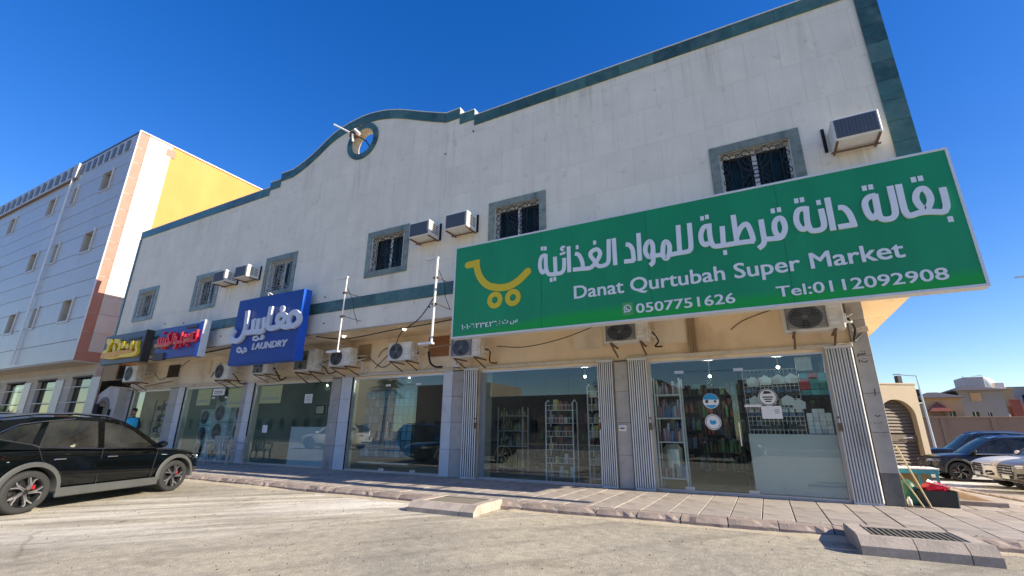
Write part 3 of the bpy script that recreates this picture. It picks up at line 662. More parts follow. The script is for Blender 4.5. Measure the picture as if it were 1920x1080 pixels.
# shop fronts: panes, fittings, sill ------------------------------------
def shopfront(k, cuts, door=None, handle=None):
    a, b = SH[k]; f = MB()
    f.box(a, YS-.03, .06, b, YS+.17, .135, .006); f.box(a, YS+.0, .135, b, YS+.1, .165, .004)
    f.box(a, YS+.02, ZT-.035, b, YS+.09, ZT); f.box(a, YS+.02, .165, a+.03, YS+.08, ZT-.035); f.box(b-.03, YS+.02, .165, b, YS+.08, ZT-.035)
    f = f.build('shopfront', 'alu', SB)
    xs = [a+.032]+cuts+[b-.032]
    for i, (p, q) in enumerate(zip(xs, xs[1:])):
        if door and door[0]-.01 <= p and q <= door[1]+.01:
            MB().box(p+.004, YS+.045, .175, q-.004, YS+.055, door[2]-.006).build('glass_pane', 'shop_glass', f)
            MB().box(p+.002, YS+.045, door[2]+.002, q-.002, YS+.055, ZT-.04).build('glass_pane', 'shop_glass', f)
        else: MB().box(p+.002, YS+.045, .168, q-.002, YS+.055, ZT-.04).build('glass_pane', 'shop_glass', f)
    if door:
        for x in (door[0], door[1]):
            for zz in (door[2], .19): MB().box(x-.09, YS+.036, zz-.03, x+.09, YS+.066, zz+.03, .004).build('pane_fitting', 'alu', f)
    for hx in handle or ():
        m = MB(); m.tube([(hx, YS+.0, 1.0), (hx, YS-.015, 1.03), (hx, YS-.015, 1.43), (hx, YS+.0, 1.46)], .014, 8); m.cyl((hx, YS-.01, 1.1), (hx, YS+.045, 1.1), .01); m.cyl((hx, YS-.01, 1.36), (hx, YS+.045, 1.36), .01)
        m.build('door_handle', 'chrome', f)
    return f
shopfront(7, [-1.46, -.33], (-1.46, -.33, 2.45), (-.44,)); shopfront(6, [-5.35, -5.28, -3.95]); shopfront(5, [-9.5, -8.4], (-9.5, -8.4, 2.46), (-9.35,))
shopfront(4, [-14.15, -13.95, -12.9]); shopfront(3, [-18.0, -17.2], (-18.0, -17.2, 2.3)); shopfront(2, [-22.4])
# folded trellis gates
def gate(x0, x1, n, dark=True):
    g = MB(); g.box(x0+.01, YS-.105, .115, x1-.01, YS-.055, .15)
    g.box(x0, YS-.12, 2.735, x1, YS-.052, 2.78); g = g.build('folding_gate', 'gate_metal', SB)
    w = (x1-x0)/n
    MB().box(x0+.01, YS-.085, .15, x1-.01, YS-.075, 2.73).build('gate_backing', 'gate_dark', g)
    for i in range(n):
        x = x0+w*i+w*.5; dx = .004*random.uniform(-1, 1); hw = w*.36
        m = MB(); m.add([(x-hw, YS-.10, .155), (x-hw*.2, YS-.125, .155), (x+hw, YS-.11, .155), (x+hw*.1, YS-.09, .155), (x-hw+dx, YS-.10, 2.73), (x-hw*.2+dx, YS-.125, 2.73), (x+hw+dx, YS-.11, 2.73), (x+hw*.1+dx, YS-.09, 2.73)],
                        [(0, 1, 5, 4), (1, 2, 6, 5), (2, 3, 7, 6), (3, 0, 4, 7), (0, 3, 2, 1), (4, 5, 6, 7)])
        m.build('gate_slat', 'gate_metal', g)
    return g
gate(1.15, 1.58, 10); gate(-2.5, -2.08, 9); gate(-3.2, -2.84, 8); gate(-6.8, -6.36, 7)
for x in (1.16, -2.09, -3.19, -6.37):
    MB().box(x-.02, YS-.14, 1.28, x+.03, YS-.1, 1.42, .005).build('gate_lock', 'rust_iron', SB); MB().box(x-.01, YS-.16, 1.5, x+.02, YS-.1, 1.53).build('gate_bolt', 'rust_iron', SB)
# scribbled Arabic paint marks on the corner pier
mat('ink', (.05, .045, .04), .9)
m = MB()
for P in ([(1.66, 2.62), (1.69, 2.60), (1.71, 2.62), (1.73, 2.60), (1.75, 2.62), (1.77, 2.61)], [(1.66, 2.62), (1.64, 2.58), (1.66, 2.57)], [(1.65, 2.52), (1.65, 2.46)], [(1.68, 2.50), (1.70, 2.47), (1.75, 2.47), (1.77, 2.50)], [(1.78, 2.0), (1.77, 1.88)], [(1.7, 1.55), (1.74, 1.53), (1.78, 1.55)]):
    stroke(m, P, .014, YS-.053, .003)
for x, z in ((1.71, 2.66), (1.75, 2.65), (1.71, 2.53), (1.74, 2.53), (1.68, 1.42), (1.73, 1.42), (1.77, 1.43)): m.prism(rect(x-.006, z-.006, x+.008, z+.008), face(YS-.053), .003)
m.build('painted_marks', 'ink', SB)

# ================================================================ signs
SD = {"L1":[[[[-2.09,4.77],[-2.09,4.22]],0,0],[[[-2.19,4.77],[-2.21,4.37],[-2.24,4.28],[-2.3,4.25],[-2.4,4.25],[-2.45,4.3],[-2.49,4.37],[-2.56,4.49],[-2.55,4.56],[-2.48,4.6],[-2.41,4.59],[-2.37,4.51],[-2.4,4.42],[-2.46,4.34],[-2.53,4.27],[-2.6,4.24],[-2.76,4.25],[-2.93,4.26]],0,0],[[[-2.88,4.59],[-2.81,4.56],[-2.76,4.47],[-2.73,4.36],[-2.73,4.27]],0,0],[[[-3.01,4.77],[-3.01,4.22]],0,0],[[[-3.11,4.54],[-3.12,4.32],[-3.17,4.24],[-3.26,4.23],[-3.43,4.24],[-3.49,4.32],[-3.51,4.46],[-3.51,4.69]],0,0],[[[-3.31,4.6],[-3.3,4.24]],0,0],[[[-3.09,4.77],[-3.14,4.78],[-3.17,4.74],[-3.12,4.7]],0,0.05],[[[-3.2,4.63],[-3.08,4.65]],0,0.05],[[[-3.51,4.67],[-3.6,4.65],[-3.64,4.52],[-3.63,4.38],[-3.58,4.3],[-3.52,4.35]],0,0],[[[-1.87,4.6],[-1.8,4.57],[-1.75,4.47],[-1.74,4.31],[-1.74,4.24]],0,0],[[[-1.92,4.26],[-1.73,4.25]],0,0],[[[-1.62,4.78],[-1.63,4.23]],0,0],[[[-1.5,4.51],[-1.44,4.58],[-1.39,4.53],[-1.38,4.42],[-1.4,4.32],[-1.45,4.27],[-1.5,4.32],[-1.52,4.41]],1,0],[[[-1.38,4.4],[-1.39,4.25],[-1.4,4.16],[-1.46,4.11]],0,0],[[[-1.4,4.28],[-1.25,4.28]],0,0],[[[-1.21,4.37],[-1.18,4.5],[-1.13,4.51],[-1.09,4.42],[-1.11,4.27],[-1.16,4.19],[-1.21,4.24]],1,0],[[[-1.11,4.25],[-0.94,4.26],[-0.81,4.26],[-0.75,4.29],[-0.73,4.4],[-0.72,4.79]],0,0],[[[-0.91,4.79],[-0.93,4.27]],0,0],[[[0.69,4.57],[0.71,4.44],[0.69,4.34],[0.63,4.25],[0.52,4.25],[0.41,4.26]],0,0],[[[0.64,4.59],[0.69,4.56],[0.71,4.44],[0.69,4.34],[0.64,4.27],[0.58,4.31],[0.56,4.41],[0.58,4.53]],1,0],[[[0.39,4.62],[0.39,4.38],[0.39,4.25],[0.36,4.17],[0.29,4.12]],0,0],[[[-0.01,4.79],[-0.01,4.31]],0,0],[[[-0.01,4.38],[0.06,4.51],[0.13,4.58],[0.18,4.57],[0.21,4.47],[0.23,4.33],[0.23,4.26]],0,0],[[[0.25,4.26],[0.05,4.27],[-0.22,4.27],[-0.36,4.28],[-0.4,4.36],[-0.41,4.53],[-0.4,4.71]],0,0],[[[-0.2,4.62],[-0.22,4.28]],0,0],[[[-0.39,4.67],[-0.49,4.66],[-0.55,4.54],[-0.55,4.4],[-0.5,4.33],[-0.44,4.36]],0,0],[[[1.45,4.59],[1.52,4.57],[1.57,4.47],[1.59,4.35],[1.6,4.24]],0,0],[[[1.4,4.27],[1.63,4.27]],0,0],[[[1.34,4.79],[1.33,4.23]],0,0],[[[1.23,4.62],[1.23,4.36],[1.19,4.28],[1.1,4.27],[1.04,4.3],[1.02,4.44],[1.04,4.7]],0,0],[[[1.05,4.67],[0.94,4.67],[0.89,4.58],[0.88,4.45],[0.92,4.34],[0.98,4.33],[1.02,4.38]],0,0],[[[2.7,4.62],[2.69,4.36],[2.66,4.27],[2.62,4.25],[2.5,4.28],[2.38,4.29],[2.27,4.27],[2.23,4.32],[2.22,4.44],[2.23,4.79]],0,0],[[[2.47,4.66],[2.52,4.62],[2.54,4.49],[2.51,4.39],[2.46,4.32],[2.41,4.38],[2.38,4.5],[2.41,4.61]],1,0],[[[2.13,4.79],[2.12,4.41],[2.09,4.3],[2.03,4.27],[1.96,4.28],[1.92,4.33],[1.92,4.48],[1.93,4.7]],0,0],[[[1.94,4.68],[1.85,4.67],[1.79,4.59],[1.79,4.44],[1.83,4.33],[1.87,4.34],[1.91,4.4]],0,0]],"D1":[[-3.59,4.83],[-3.52,4.82],[-3.4,4.12],[-3.32,4.13],[-2.83,4.72],[-2.47,4.75],[-0.5,4.84],[-0.42,4.85],[0.58,4.74],[0.67,4.74],[-0.21,4.14],[0.93,4.84],[1.01,4.84],[1.22,4.74],[1.83,4.84],[1.91,4.84],[2.42,4.83],[2.5,4.83],[2.69,4.13]],"cart":[[[[-5.41,4.76],[-5.18,4.77]],0,0],[[[-5.18,4.85],[-5.17,4.67],[-5.1,4.47],[-4.99,4.31],[-4.85,4.2],[-4.69,4.14],[-4.5,4.11],[-4.31,4.13],[-4.12,4.22],[-4.0,4.31],[-3.92,4.38]],0,0]],"wh":[[[[-4.69,3.86],[-4.51,3.83],[-4.69,3.7]],0,0],[[[-4.26,3.86],[-4.09,3.84],[-4.26,3.69]],0,0]],"L2":[[[[-11.68,4.39],[-11.51,4.43],[-11.34,4.3],[-11.32,4.14],[-11.5,4.03],[-11.69,4.08],[-11.75,4.25]],1,0],[[[-11.67,4.05],[-11.84,4.03],[-12.05,4.1],[-12.25,4.25],[-12.23,4.39],[-12.06,4.42],[-11.9,4.34],[-11.95,4.22],[-12.11,4.11],[-12.27,4.06],[-12.53,4.05],[-12.66,4.14],[-12.66,4.27],[-12.64,4.73]],0,0],[[[-12.89,4.42],[-12.86,4.02],[-13.28,4.01],[-13.75,4.02]],0,0],[[[-13.15,4.41],[-13.12,4.05]],0,0],[[[-13.39,4.41],[-13.34,4.04]],0,0],[[[-13.78,4.72],[-13.74,4.17],[-13.84,3.88],[-14.05,3.79],[-14.29,3.85],[-14.37,3.99],[-14.26,4.17]],0,0]],"L2s":[[[[-12.83,3.82],[-12.89,3.87],[-12.95,3.84],[-12.9,3.78]],1,0],[[[-12.87,3.77],[-13.08,3.78],[-13.13,3.85]],0,0],[[[-13.14,3.87],[-13.24,3.86],[-13.32,3.84],[-13.28,3.77],[-13.1,3.75]],0,0],[[[-13.84,3.53],[-13.93,3.58],[-14.01,3.55],[-13.99,3.48],[-13.89,3.44],[-13.82,3.47]],1,0],[[[-13.82,3.47],[-13.71,3.46],[-13.73,3.39]],0,0],[[[-13.67,3.45],[-13.56,3.45],[-13.61,3.54],[-13.69,3.53]],0,0]],"L3":[[[[-20.18,4.28],[-20.16,4.11],[-20.12,3.82],[-21.2,3.82],[-21.42,3.8]],0,0],[[[-20.54,4.31],[-20.52,4.0]],0,0],[[[-21.22,4.34],[-21.17,4.07]],0,0],[[[-21.59,4.34],[-21.4,4.2],[-21.44,4.01],[-21.25,3.84]],0,0],[[[-21.91,4.26],[-21.78,4.04],[-21.81,3.83]],0,0],[[[-21.42,3.8],[-21.94,3.8],[-22.56,3.88],[-22.56,4.0],[-22.31,4.03]],0,0],[[[-22.33,4.28],[-22.31,4.03]],0,0],[[[-22.56,4.47],[-22.29,4.44],[-22.17,4.35],[-22.47,4.4]],0,0],[[[-20.96,4.14],[-20.83,4.16],[-20.73,4.06]],0,0],[[[-21.94,4.42],[-21.59,4.38]],0,0]],"L4":[[[[-16.35,4.36],[-16.3,3.99],[-16.77,4.01]],0,0],[[[-16.58,4.29],[-16.53,4.04]],0,0],[[[-16.71,4.26],[-16.67,4.03]],0,0],[[[-16.86,4.23],[-16.8,4.02]],0,0],[[[-17.04,4.27],[-17.02,4.0],[-17.36,4.01]],0,0],[[[-17.24,4.35],[-17.19,4.03]],0,0],[[[-16.9,4.01],[-16.97,3.91]],0,0],[[[-17.51,4.23],[-17.46,4.01],[-17.47,3.86],[-17.58,3.85]],0,0],[[[-17.64,4.36],[-17.61,4.02]],0,0],[[[-17.76,4.37],[-17.75,4.02],[-18.63,4.02]],0,0],[[[-17.92,4.39],[-18.1,4.34],[-17.93,4.05]],0,0],[[[-18.16,4.22],[-18.15,4.05]],0,0],[[[-18.33,4.25],[-18.3,4.04]],0,0],[[[-18.5,4.28],[-18.46,4.04]],0,0],[[[-18.65,4.26],[-18.64,4.04]],0,0]],"D4":[[-18.33,3.89],[-18.15,3.89],[-17.18,3.88],[-16.79,3.87],[-18.45,4.43]]}
def sign_green():
    m = mat('sign_green', (.014, .28, .105), .4, var=.14, vs=1.4, spec=.4, vz=.3); n = m.node_tree.nodes; l = m.node_tree.links; b = n['Principled BSDF']
    src = b.inputs['Base Color'].links[0].from_socket
    tc = n.new('ShaderNodeTexCoord'); sp = n.new('ShaderNodeSeparateXYZ'); l.new(tc.outputs['Object'], sp.inputs[0])
    # printed lighter swoosh along the bottom edge: height of its upper rim as a curve of x
    a = n.new('ShaderNodeMath'); a.operation = 'MULTIPLY_ADD'; a.inputs[1].default_value = .10; a.inputs[2].default_value = .0; l.new(sp.outputs[0], a.inputs[0])
    c = n.new('ShaderNodeFloatCurve'); cv = c.mapping.curves[0]; cv.points[0].location = (0, .02); cv.points[1].location = (1, .32)
    for p in ((.12, .16), (.3, .3), (.5, .26), (.75, .22)): cv.points.new(*p)
    c.mapping.update(); l.new(a.outputs[0], c.inputs['Value'])
    d = n.new('ShaderNodeMath'); d.operation = 'SUBTRACT'; l.new(c.outputs[0], d.inputs[0]); l.new(sp.outputs[2], d.inputs[1])
    r = n.new('ShaderNodeMapRange'); r.inputs['From Min'].default_value = -.03; r.inputs['From Max'].default_value = .12; l.new(d.outputs[0], r.inputs['Value'])
    x = n.new('ShaderNodeMix'); x.data_type = 'RGBA'; x.inputs[7].default_value = (.010, .36, .045, 1); l.new(r.outputs[0], x.inputs[0]); l.new(src, x.inputs[6]); l.new(x.outputs[2], b.inputs['Base Color'])
sign_green()
SY = 8.05
BS = thing('supermarket_sign', 'long green supermarket signboard with white Arabic and English lettering and a yellow cart', 'shop sign', (-5.75, SY, 3.14))
mb = MB(); mb.box(-5.74, SY+.004, 3.15, 2.86, SY+.05, 5.22); mb.build('sign_face', 'sign_green', BS)
mat('seam', (.02, .13, .06), .5)
for x in (-3.62, -1.48, .66): MB().box(x-.004, SY+.002, 3.16, x+.004, SY+.006, 5.21).build('sheet_seam', 'seam', BS)
for i in range(15):
    for z in (3.137, 5.228): MB().cyl((-5.6+.6*i, SY-.012, z), (-5.6+.6*i, SY-.004, z), .008, 6).build('rivet', 'alu', BS)
mb = MB(); x0, z0, x1, z1 = -5.77, 3.12, 2.885, 5.245; t = .035
mb.box(x0, SY-.006, z1-t, x1, SY+.2, z1); mb.box(x0, SY-.006, z0, x1, SY+.2, z0+t); mb.box(x0, SY-.006, z0+t, x0+t, SY+.2, z1-t); mb.box(x1-t, SY-.006, z0+t, x1, SY+.2, z1-t)
mb.box(x0+t, SY+.17, z0+t, x1-t, SY+.19, z1-t); mb.build('sign_frame', 'alu_white', BS)
for x in (-5.3, -3.2, -1.1, .9, 2.4):
    for z in (4.6, 5.0): MB().box(x-.02, SY+.2, z, x+.02, YW, z+.04).build('sign_bracket', 'rust_iron', BS)
lw = .082
def letters(data, y, w, t, name, m_, parent, dots=(), dw=.03, dh=.043, step=.0007, lab=None):
    m = MB()
    for i, (P, cl, sw) in enumerate(data): stroke(m, P, sw or w, y-step*i, t+step*i, closed=cl == 1)
    for x, z in dots: m.prism(rect(x-dw, z-dh, x+dw, z+dh), face(y-.0004), t)
    o = m.build(name, m_, parent)
    if lab: o['label'] = lab
    return o
letters(SD['L1'], SY-.002, lw, .003, 'arabic_lettering', 'letter_white', BS, SD['D1'], lab='white Arabic lettering naming the grocery across the green sign')
m = MB()
for i, (P, cl, sw) in enumerate(SD['cart']): stroke(m, P, .155, SY-.003-.001*i, .01, rnd=False)
for x, z in ((-5.41, 4.76), (-3.92, 4.38)): m.prism(circ(x, z, .0775, 18), face(SY-.006), .01)
for c_, q, r in SD['wh'][0:0]: pass
for i, (cx, cz) in enumerate(((-4.69, 3.86), (-4.26, 3.86))):
    stroke(m, circ(cx, cz, .128, 12), .108, SY-.008-.001*i, .01, closed=True)
m.build('cart_emblem', 'yellow_vinyl', BS)
text('lettering', 'Danat Qurtubah Super Market', -2.92, 3.665, 2.10, .268, SY-.001, 'letter_white', BS, bold=.03)
text('phone_number', 'Tel:0112092908', .44, 3.27, 2.50, .18, SY-.001, 'letter_white', BS, bold=.03)
text('phone_number', '0507751626', -1.76, 3.255, -.16, .178, SY-.001, 'letter_white', BS, bold=.03)
text('registration_number', '\u0661\u0660\u0661\u0660\u0666\u0662\u0663\u0664\u0662\u0666', -5.5, 3.30, -4.62, .11, SY-.001, 'letter_white', BS, bold=.03)
text('registration_prefix', ': \u062a \u0633', -4.57, 3.33, -4.15, .11, SY-.001, 'letter_white', BS, bold=.03)
mat('badge_green', (.10, .36, .10), .45)
m = MB(); m.prism(rect(-2.015, 3.235, -1.82, 3.47), face(SY-.003), .006); mo = m.build('phone_badge', 'badge_green', BS)
m = MB(); stroke(m, circ(-1.915, 3.358, .062, 12), .014, SY-.006, .003, closed=True); stroke(m, [(-1.975, 3.285), (-1.965, 3.31)], .018, SY-.0065, .003)
stroke(m, [(-1.945, 3.385), (-1.935, 3.35), (-1.915, 3.33), (-1.885, 3.325)], .02, SY-.007, .003); m.build('handset_mark', 'letter_white', mo)

mat('sign_blue', (.003, .05, .27), .45, var=.07, vs=1.5, spec=.45)
mat('sign_blue_side', (.01, .10, .55), .4)
mat('letter_3d', (.62, .64, .68), .35)
LS = thing('laundry_sign', 'tall blue laundry signboard with raised white Arabic letters over the word LAUNDRY', 'shop sign', (-12.9, 8.43, 3.07))
MB().box(-14.40, 8.45, 3.07, -11.35, 8.47, 5.13).build('sign_face', 'sign_blue', LS)
mb = MB(); mb.box(-14.41, 8.472, 3.06, -11.36, 8.72, 5.14); mb.box(-11.358, 8.445, 3.06, -11.345, 8.72, 5.14); mb.build('sign_box', 'sign_blue_side', LS)
for x in (-14.0, -12.2):
    for z in (4.4, 4.8): MB().box(x, 8.72, z, x+.05, YW, z+.05).build('sign_bracket', 'rust_iron', LS)
letters(SD['L2'], 8.365, .16, .08, 'arabic_lettering', 'letter_3d', LS, [], lab='thick raised white Arabic word for laundry')
m = MB(); m.prism(circ(-12.12, 4.6, .1, 14), face(8.365), .08); m.build('letter_dot', 'letter_3d', LS)
letters(SD['L2s'], 8.42, .058, .03, 'small_lettering', 'letter_3d', LS)
text('lettering', 'LAUNDRY', -13.29, 3.475, -11.73, .2, 8.45, 'letter_3d', LS, bold=.05, t=.03, shear=.12)
m = MB(); m.tube([(-13.05, 8.5, 5.15), (-13.0, 8.42, 5.2), (-12.9, 8.42, 5.2), (-12.85, 8.5, 5.15)], .02, 6); m.build('cable_loop', 'cable_white', LS)

mat('sign_indigo', (.03, .055, .26), .35, var=.1, vs=2); mat('letter_red', (.85, .02, .03), .35, var=.1); mat('letter_ochre', (.50, .28, .10), .5, var=.2)
RS = thing('upholstery_sign', 'indigo signboard with stubby red Arabic letters on ochre bars, left of the laundry sign', 'shop sign', (-17.5, 8.45, 3.5))
MB().box(-18.85, 8.45, 3.52, -16.36, 8.6, 4.62).build('sign_face', 'sign_indigo', RS)
mb = MB(); mb.box(-16.357, 8.44, 3.47, -16.15, 8.62, 4.66); mb.build('sign_end', 'sign_blue_side', RS)
mb = MB(); mb.box(-16.40, 8.43, 4.66, -16.10, 8.64, 4.70); mb.box(-16.148, 8.43, 3.47, -16.10, 8.64, 4.658); mb.build('end_trim', 'white_paint', RS)
letters(SD['L4'], 8.36, .095, .09, 'arabic_lettering', 'letter_red', RS, SD['D4'], lab='raised red Arabic letters')
m = MB(); m.prism([(-18.87, 3.93), (-17.95, 3.93), (-17.95, 4.05), (-18.87, 4.05)], face(8.36), .08); m.prism(rect(-17.65, 3.96, -17.25, 4.07), face(8.36), .08); m.prism(rect(-17.05, 3.98, -16.62, 4.1), face(8.36), .08); m.build('letter_bar', 'letter_ochre', RS)
MB().box(-18.9, 8.40, 3.47, -18.2, 8.52, 3.72, .01).build('side_panel', 'clad_grey', RS)
MB().box(-17.15, 8.41, 4.47, -16.5, 8.45, 4.55, .02).build('name_plate', 'clad_grey', RS)
for x in (-18.0, -16.9): MB().box(x, 8.6, 4.0, x+.05, YW, 4.05).build('sign_bracket', 'rust_iron', RS)

mat('sign_slate', (.055, .075, .105), .4, var=.15, vs=2); mat('letter_yellow', (.92, .60, .01), .35, var=.12); mat('letter_amber', (.80, .33, .01), .4, var=.2)
YSg = thing('barber_sign', 'dark slate signboard with raised yellow Arabic lettering at the left end of the shops', 'shop sign', (-21.4, 8.45, 3.5))
MB().box(-22.9, 8.45, 3.54, -19.85, 8.62, 4.68).build('sign_face', 'sign_slate', YSg)
MB().box(-19.848, 8.44, 3.52, -19.78, 8.7, 4.7).build('sign_end', 'soot', YSg)
letters(SD['L3'], 8.36, .17, .09, 'arabic_lettering', 'letter_yellow', YSg, lab='raised yellow Arabic letters')
m = MB(); m.prism([(-22.7, 3.78), (-21.5, 3.76), (-21.1, 3.86), (-20.35, 3.86), (-20.35, 3.98), (-21.2, 4.0), (-22.65, 3.98)], face(8.34), .1); m.build('letter_bar', 'letter_amber', YSg)
MB().box(-20.95, 8.41, 4.36, -20.1, 8.45, 4.46, .02).build('name_plate', 'clad_grey', YSg)
for x in (-22.4, -20.4): MB().box(x, 8.62, 4.0, x+.05, YW, 4.05).build('sign_bracket', 'rust_iron', YSg)

# lamps on white pipes in front of the wall
def pole(x, zb, zt, label, r=.035):
    t = thing('sign_lamp_pole', label, 'lamp pole', (x, 8.3, zb), 'white lamp poles fixed to the upper wall')
    m = MB(); m.tube([(x, 8.3, zb), (x+.03, 8.3, zt)], r, 10); m.build('pole', 'gate_metal', t)
    m = MB(); m.box(x-.33, 8.27, zt-.01, x+.06, 8.33, zt+.03, .005); m.build('lamp_arm', 'alu_white', t)
    m = MB(); m.box(x-.36, 8.25, zb-.03, x+.05, 8.35, zb+.015, .005); m.build('lamp_head', 'white_paint', t)
    for z in (zb+.9, zb+1.55):
        m = MB(); m.box(x-.06, 8.28, z, x+.09, 8.34, z+.045, .004); m.tube([(x+.06, 8.33, z+.02), (x+.06, YW, z+.02)], .008, 6); m.build('clamp', 'rust_iron', t)
    m = MB(); m.tube([(x+.06, 8.33, zt-.3), (x+.13, 8.5, zt-.6), (x+.1, 8.6, zt-.9), (x+.18, 8.7, zt-1.2)], .008, 5); m.build('lamp_cable', 'cable_black', t)
pole(-9.5, 3.15, 5.15, 'thin white lamp pole between the laundry sign and the middle window', .019)
pole(-6.49, 3.13, 5.2, 'white lamp pole just left of the green supermarket sign', .03)

# the aerial with floodlights hung on the round opening
AE = thing('roof_aerial', 'tangle of white floodlight arms fixed at the round gable opening', 'aerial', (-10.45, 8.8, 10.3))
m = MB(); m.tube([(-11.15, 8.45, 10.72), (-10.6, 8.72, 10.38)], .028, 6); m.build('floodlight', 'white_paint', AE)
m = MB(); m.tube([(-10.32, 8.6, 10.35), (-10.12, 8.65, 10.14)], .045, 8); m.build('floodlight', 'white_paint', AE)
m = MB(); m.tube([(-10.38, 8.6, 10.2), (-10.36, 8.62, 9.93)], .035, 8); m.build('floodlight', 'white_paint', AE)
m = MB(); m.box(-10.62, 8.66, 10.22, -10.32, 8.86, 10.42, .01); m.tube([(-10.5, 8.7, 10.35), (-10.05, 8.7, 10.62)], .012, 5); m.build('bracket', 'rust_iron', AE)
m = MB(); m.tube([(-10.22, 8.75, 10.12), (-10.02, 8.85, 9.98), (-9.95, 8.95, 9.82), (-9.98, 9.05, 9.66)], .022, 6); m.build('cable', 'cable_black', AE)

# small lamps on the soffit
for x, l_ in ((-10.45, 'small round lamp under the soffit near the laundry air conditioners'), (-8.2, 'small round lamp under the soffit left of the green sign')):
    t = thing('soffit_lamp', l_, 'lamp', (x, 9.3, 3.84), 'round lamps under the soffit')
    m = MB(); m.lathe([(.001, 0), (.1, 0), (.1, -.02), (.001, -.02)], Matrix.Translation((x, 9.3, 3.84)), 14); m.build('rim', 'plain_white', t)
    m = MB(); m.sphere((x, 9.3, 3.81), .05, 10, 6); m.build('globe', 'bulb', t)
t = thing('camera_lamp', 'small brass spotlight on the corner pier below the supermarket sign', 'lamp', (1.7, 10.1, 3.0))
m = MB(); m.cyl((1.62, 10.02, 3.0), (1.84, 9.98, 3.03), .035, 10, r2=.05); m.build('barrel', 'trim', t); MB().box(1.7, 10.03, 3.02, 1.75, 10.2, 3.06).build('arm', 'rust_iron', t)

# ================================================================ air conditioners
def window_ac():
    t = thing('window_air_conditioner', '', 'air conditioner')
    m = MB(); m.box(0, 0, 0, .66, .56, .42, .012); piece('casing', m, 'ac_white', t)
    m = MB(); m.box(.035, -.012, .035, .625, .01, .385); piece('coil', m, 'ac_dark', t)
    m = MB()
    for i in range(17): m.box(.04, -.02, .045+.02*i, .62, -.011, .051+.02*i)
    for i in range(12): m.box(.05+.05*i, -.024, .04, .056+.05*i, -.019, .38)
    piece('grille', m, 'ac_fin', t)
    m = MB()
    for j in range(2):
        for i in range(5): m.box(.657, .1+.15*j, .1+.055*i, .664, .22+.15*j, .125+.055*i)
    piece('side_vent', m, 'ac_dark', t)
    m = MB(); m.box(.02, .02, -.03, .05, .5, -.002); m.box(.61, .02, -.03, .64, .5, -.002); m.box(-.02, .32, -.045, .68, .36, -.03); piece('support_bracket', m, 'rust_iron', t)
    return t
w0 = window_ac()
wac = [(-7.58, 'window air conditioner touching the right edge of the fourth window from the left'), (-6.43, 'window air conditioner between the wall joint and the window at the green sign'), (1.69, 'large window air conditioner at the top right near the green corner strip'),
       (-16.22, 'left of two window air conditioners beside the second window, casing stained and torn'), (-15.02, 'right of two window air conditioners above the laundry sign')]
for i, (x, lb) in enumerate(wac):
    o = w0 if i == 0 else dup(w0)
    o.location = (x, 8.46, 5.99); o['label'] = lb; o['group'] = 'window air conditioners on the upper wall'
for nm, (x, z) in zip('abcde', ((-6.92, 5.98), (-5.77, 5.98), (1.6, 6.05), (-15.56, 5.98), (-14.36, 5.98))): MB().box(x, 8.89, z, x+.05, YW, z+.48).build('sleeve_gap', 'dark', SB)

def outdoor_ac(kind=0):
    t = thing('outdoor_unit', '', 'air conditioner')
    m = MB(); m.box(0, 0, 0, .84, .3, .56, .018); piece('casing', m, 'ac_white', t)
    cx, cz, R_ = .32, .28, .235
    m = MB(); m.prism(circ(cx, cz, R_, 28), face(-.004), .006); piece('fan_opening', m, 'ac_dark', t)
    m = MB()
    for i in range(3):
        a = 2*pi*i/3; P = [(cx+.04*cos(a), cz+.04*sin(a))]+[(cx+.2*cos(a+q), cz+.2*sin(a+q)) for q in (.0, .35, .7, .95)]
        m.prism(P, face(-.009), .004)
    piece('fan', m, 'dark', t)
    m = MB()
    if kind == 1:
        m.box(.04, -.006, .05, .56, .004, .52); piece('front_grille', m, 'coil_green', t); m = MB()
        for i in range(15): m.box(.04, -.012, .06+.031*i, .56, -.006, .066+.031*i)
        piece('grille_slats', m, 'ac_fin', t); m = MB()
    elif kind == 2:
        for i in range(14): m.box(.06, -.03, .045+.035*i, .6, -.012, .052+.035*i)
        for x in (.05, .6): m.box(x, -.03, .04, x+.012, -.002, .52)
        piece('grille_slats', m, 'ac_fin', t); m = MB()
    for r in (.235, .2, .165, .13, .095, .06): stroke(m, circ(cx, cz, r, 20), .006 if r < .235 else .016, -.02, .006, closed=True)
    for k in range(8): a = pi*k/8; m.tube([(cx+.235*cos(a), -.014, cz+.235*sin(a)), (cx-.235*cos(a), -.014, cz-.235*sin(a))], .0025, 4)
    m.prism(circ(cx, cz, .04, 14), face(-.026), .012)
    (piece('fan_grille', m, 'ac_fin', t) if kind != 1 else None)
    m = MB(); m.box(.64, -.006, .08, .77, .002, .14); m.box(.64, -.006, .2, .72, .002, .24); m.box(.64, -.006, .42, .78, .002, .47); piece('label_plate', m, 'paper', t)
    m = MB(); m.box(.84, .06, .1, .87, .2, .3, .01); m.tube([(.86, .12, .16), (.93, .16, .12), (.95, .3, .2), (.93, .52, .25)], .018, 6); m.tube([(.86, .1, .22), (.97, .2, .3), (.98, .52, .34)], .012, 6); piece('service_valve', m, 'ac_white', t)
    for x in (.12, .68): m = MB(); m.box(x, -.02, -.035, x+.035, .58, -.002); m.add([(x, .0, -.035), (x+.03, .0, -.035), (x+.03, .58, -.28), (x, .58, -.28), (x, .04, -.035), (x+.03, .04, -.035), (x+.03, .58, -.25), (x, .58, -.25)], [(0, 1, 2, 3), (4, 7, 6, 5), (0, 4, 5, 1), (0, 3, 7, 4), (1, 5, 6, 2)]); piece('bracket', m, 'rust_iron', t)
    return t
mat('coil_green', (.17, .19, .15), .7, var=.25, vs=9)
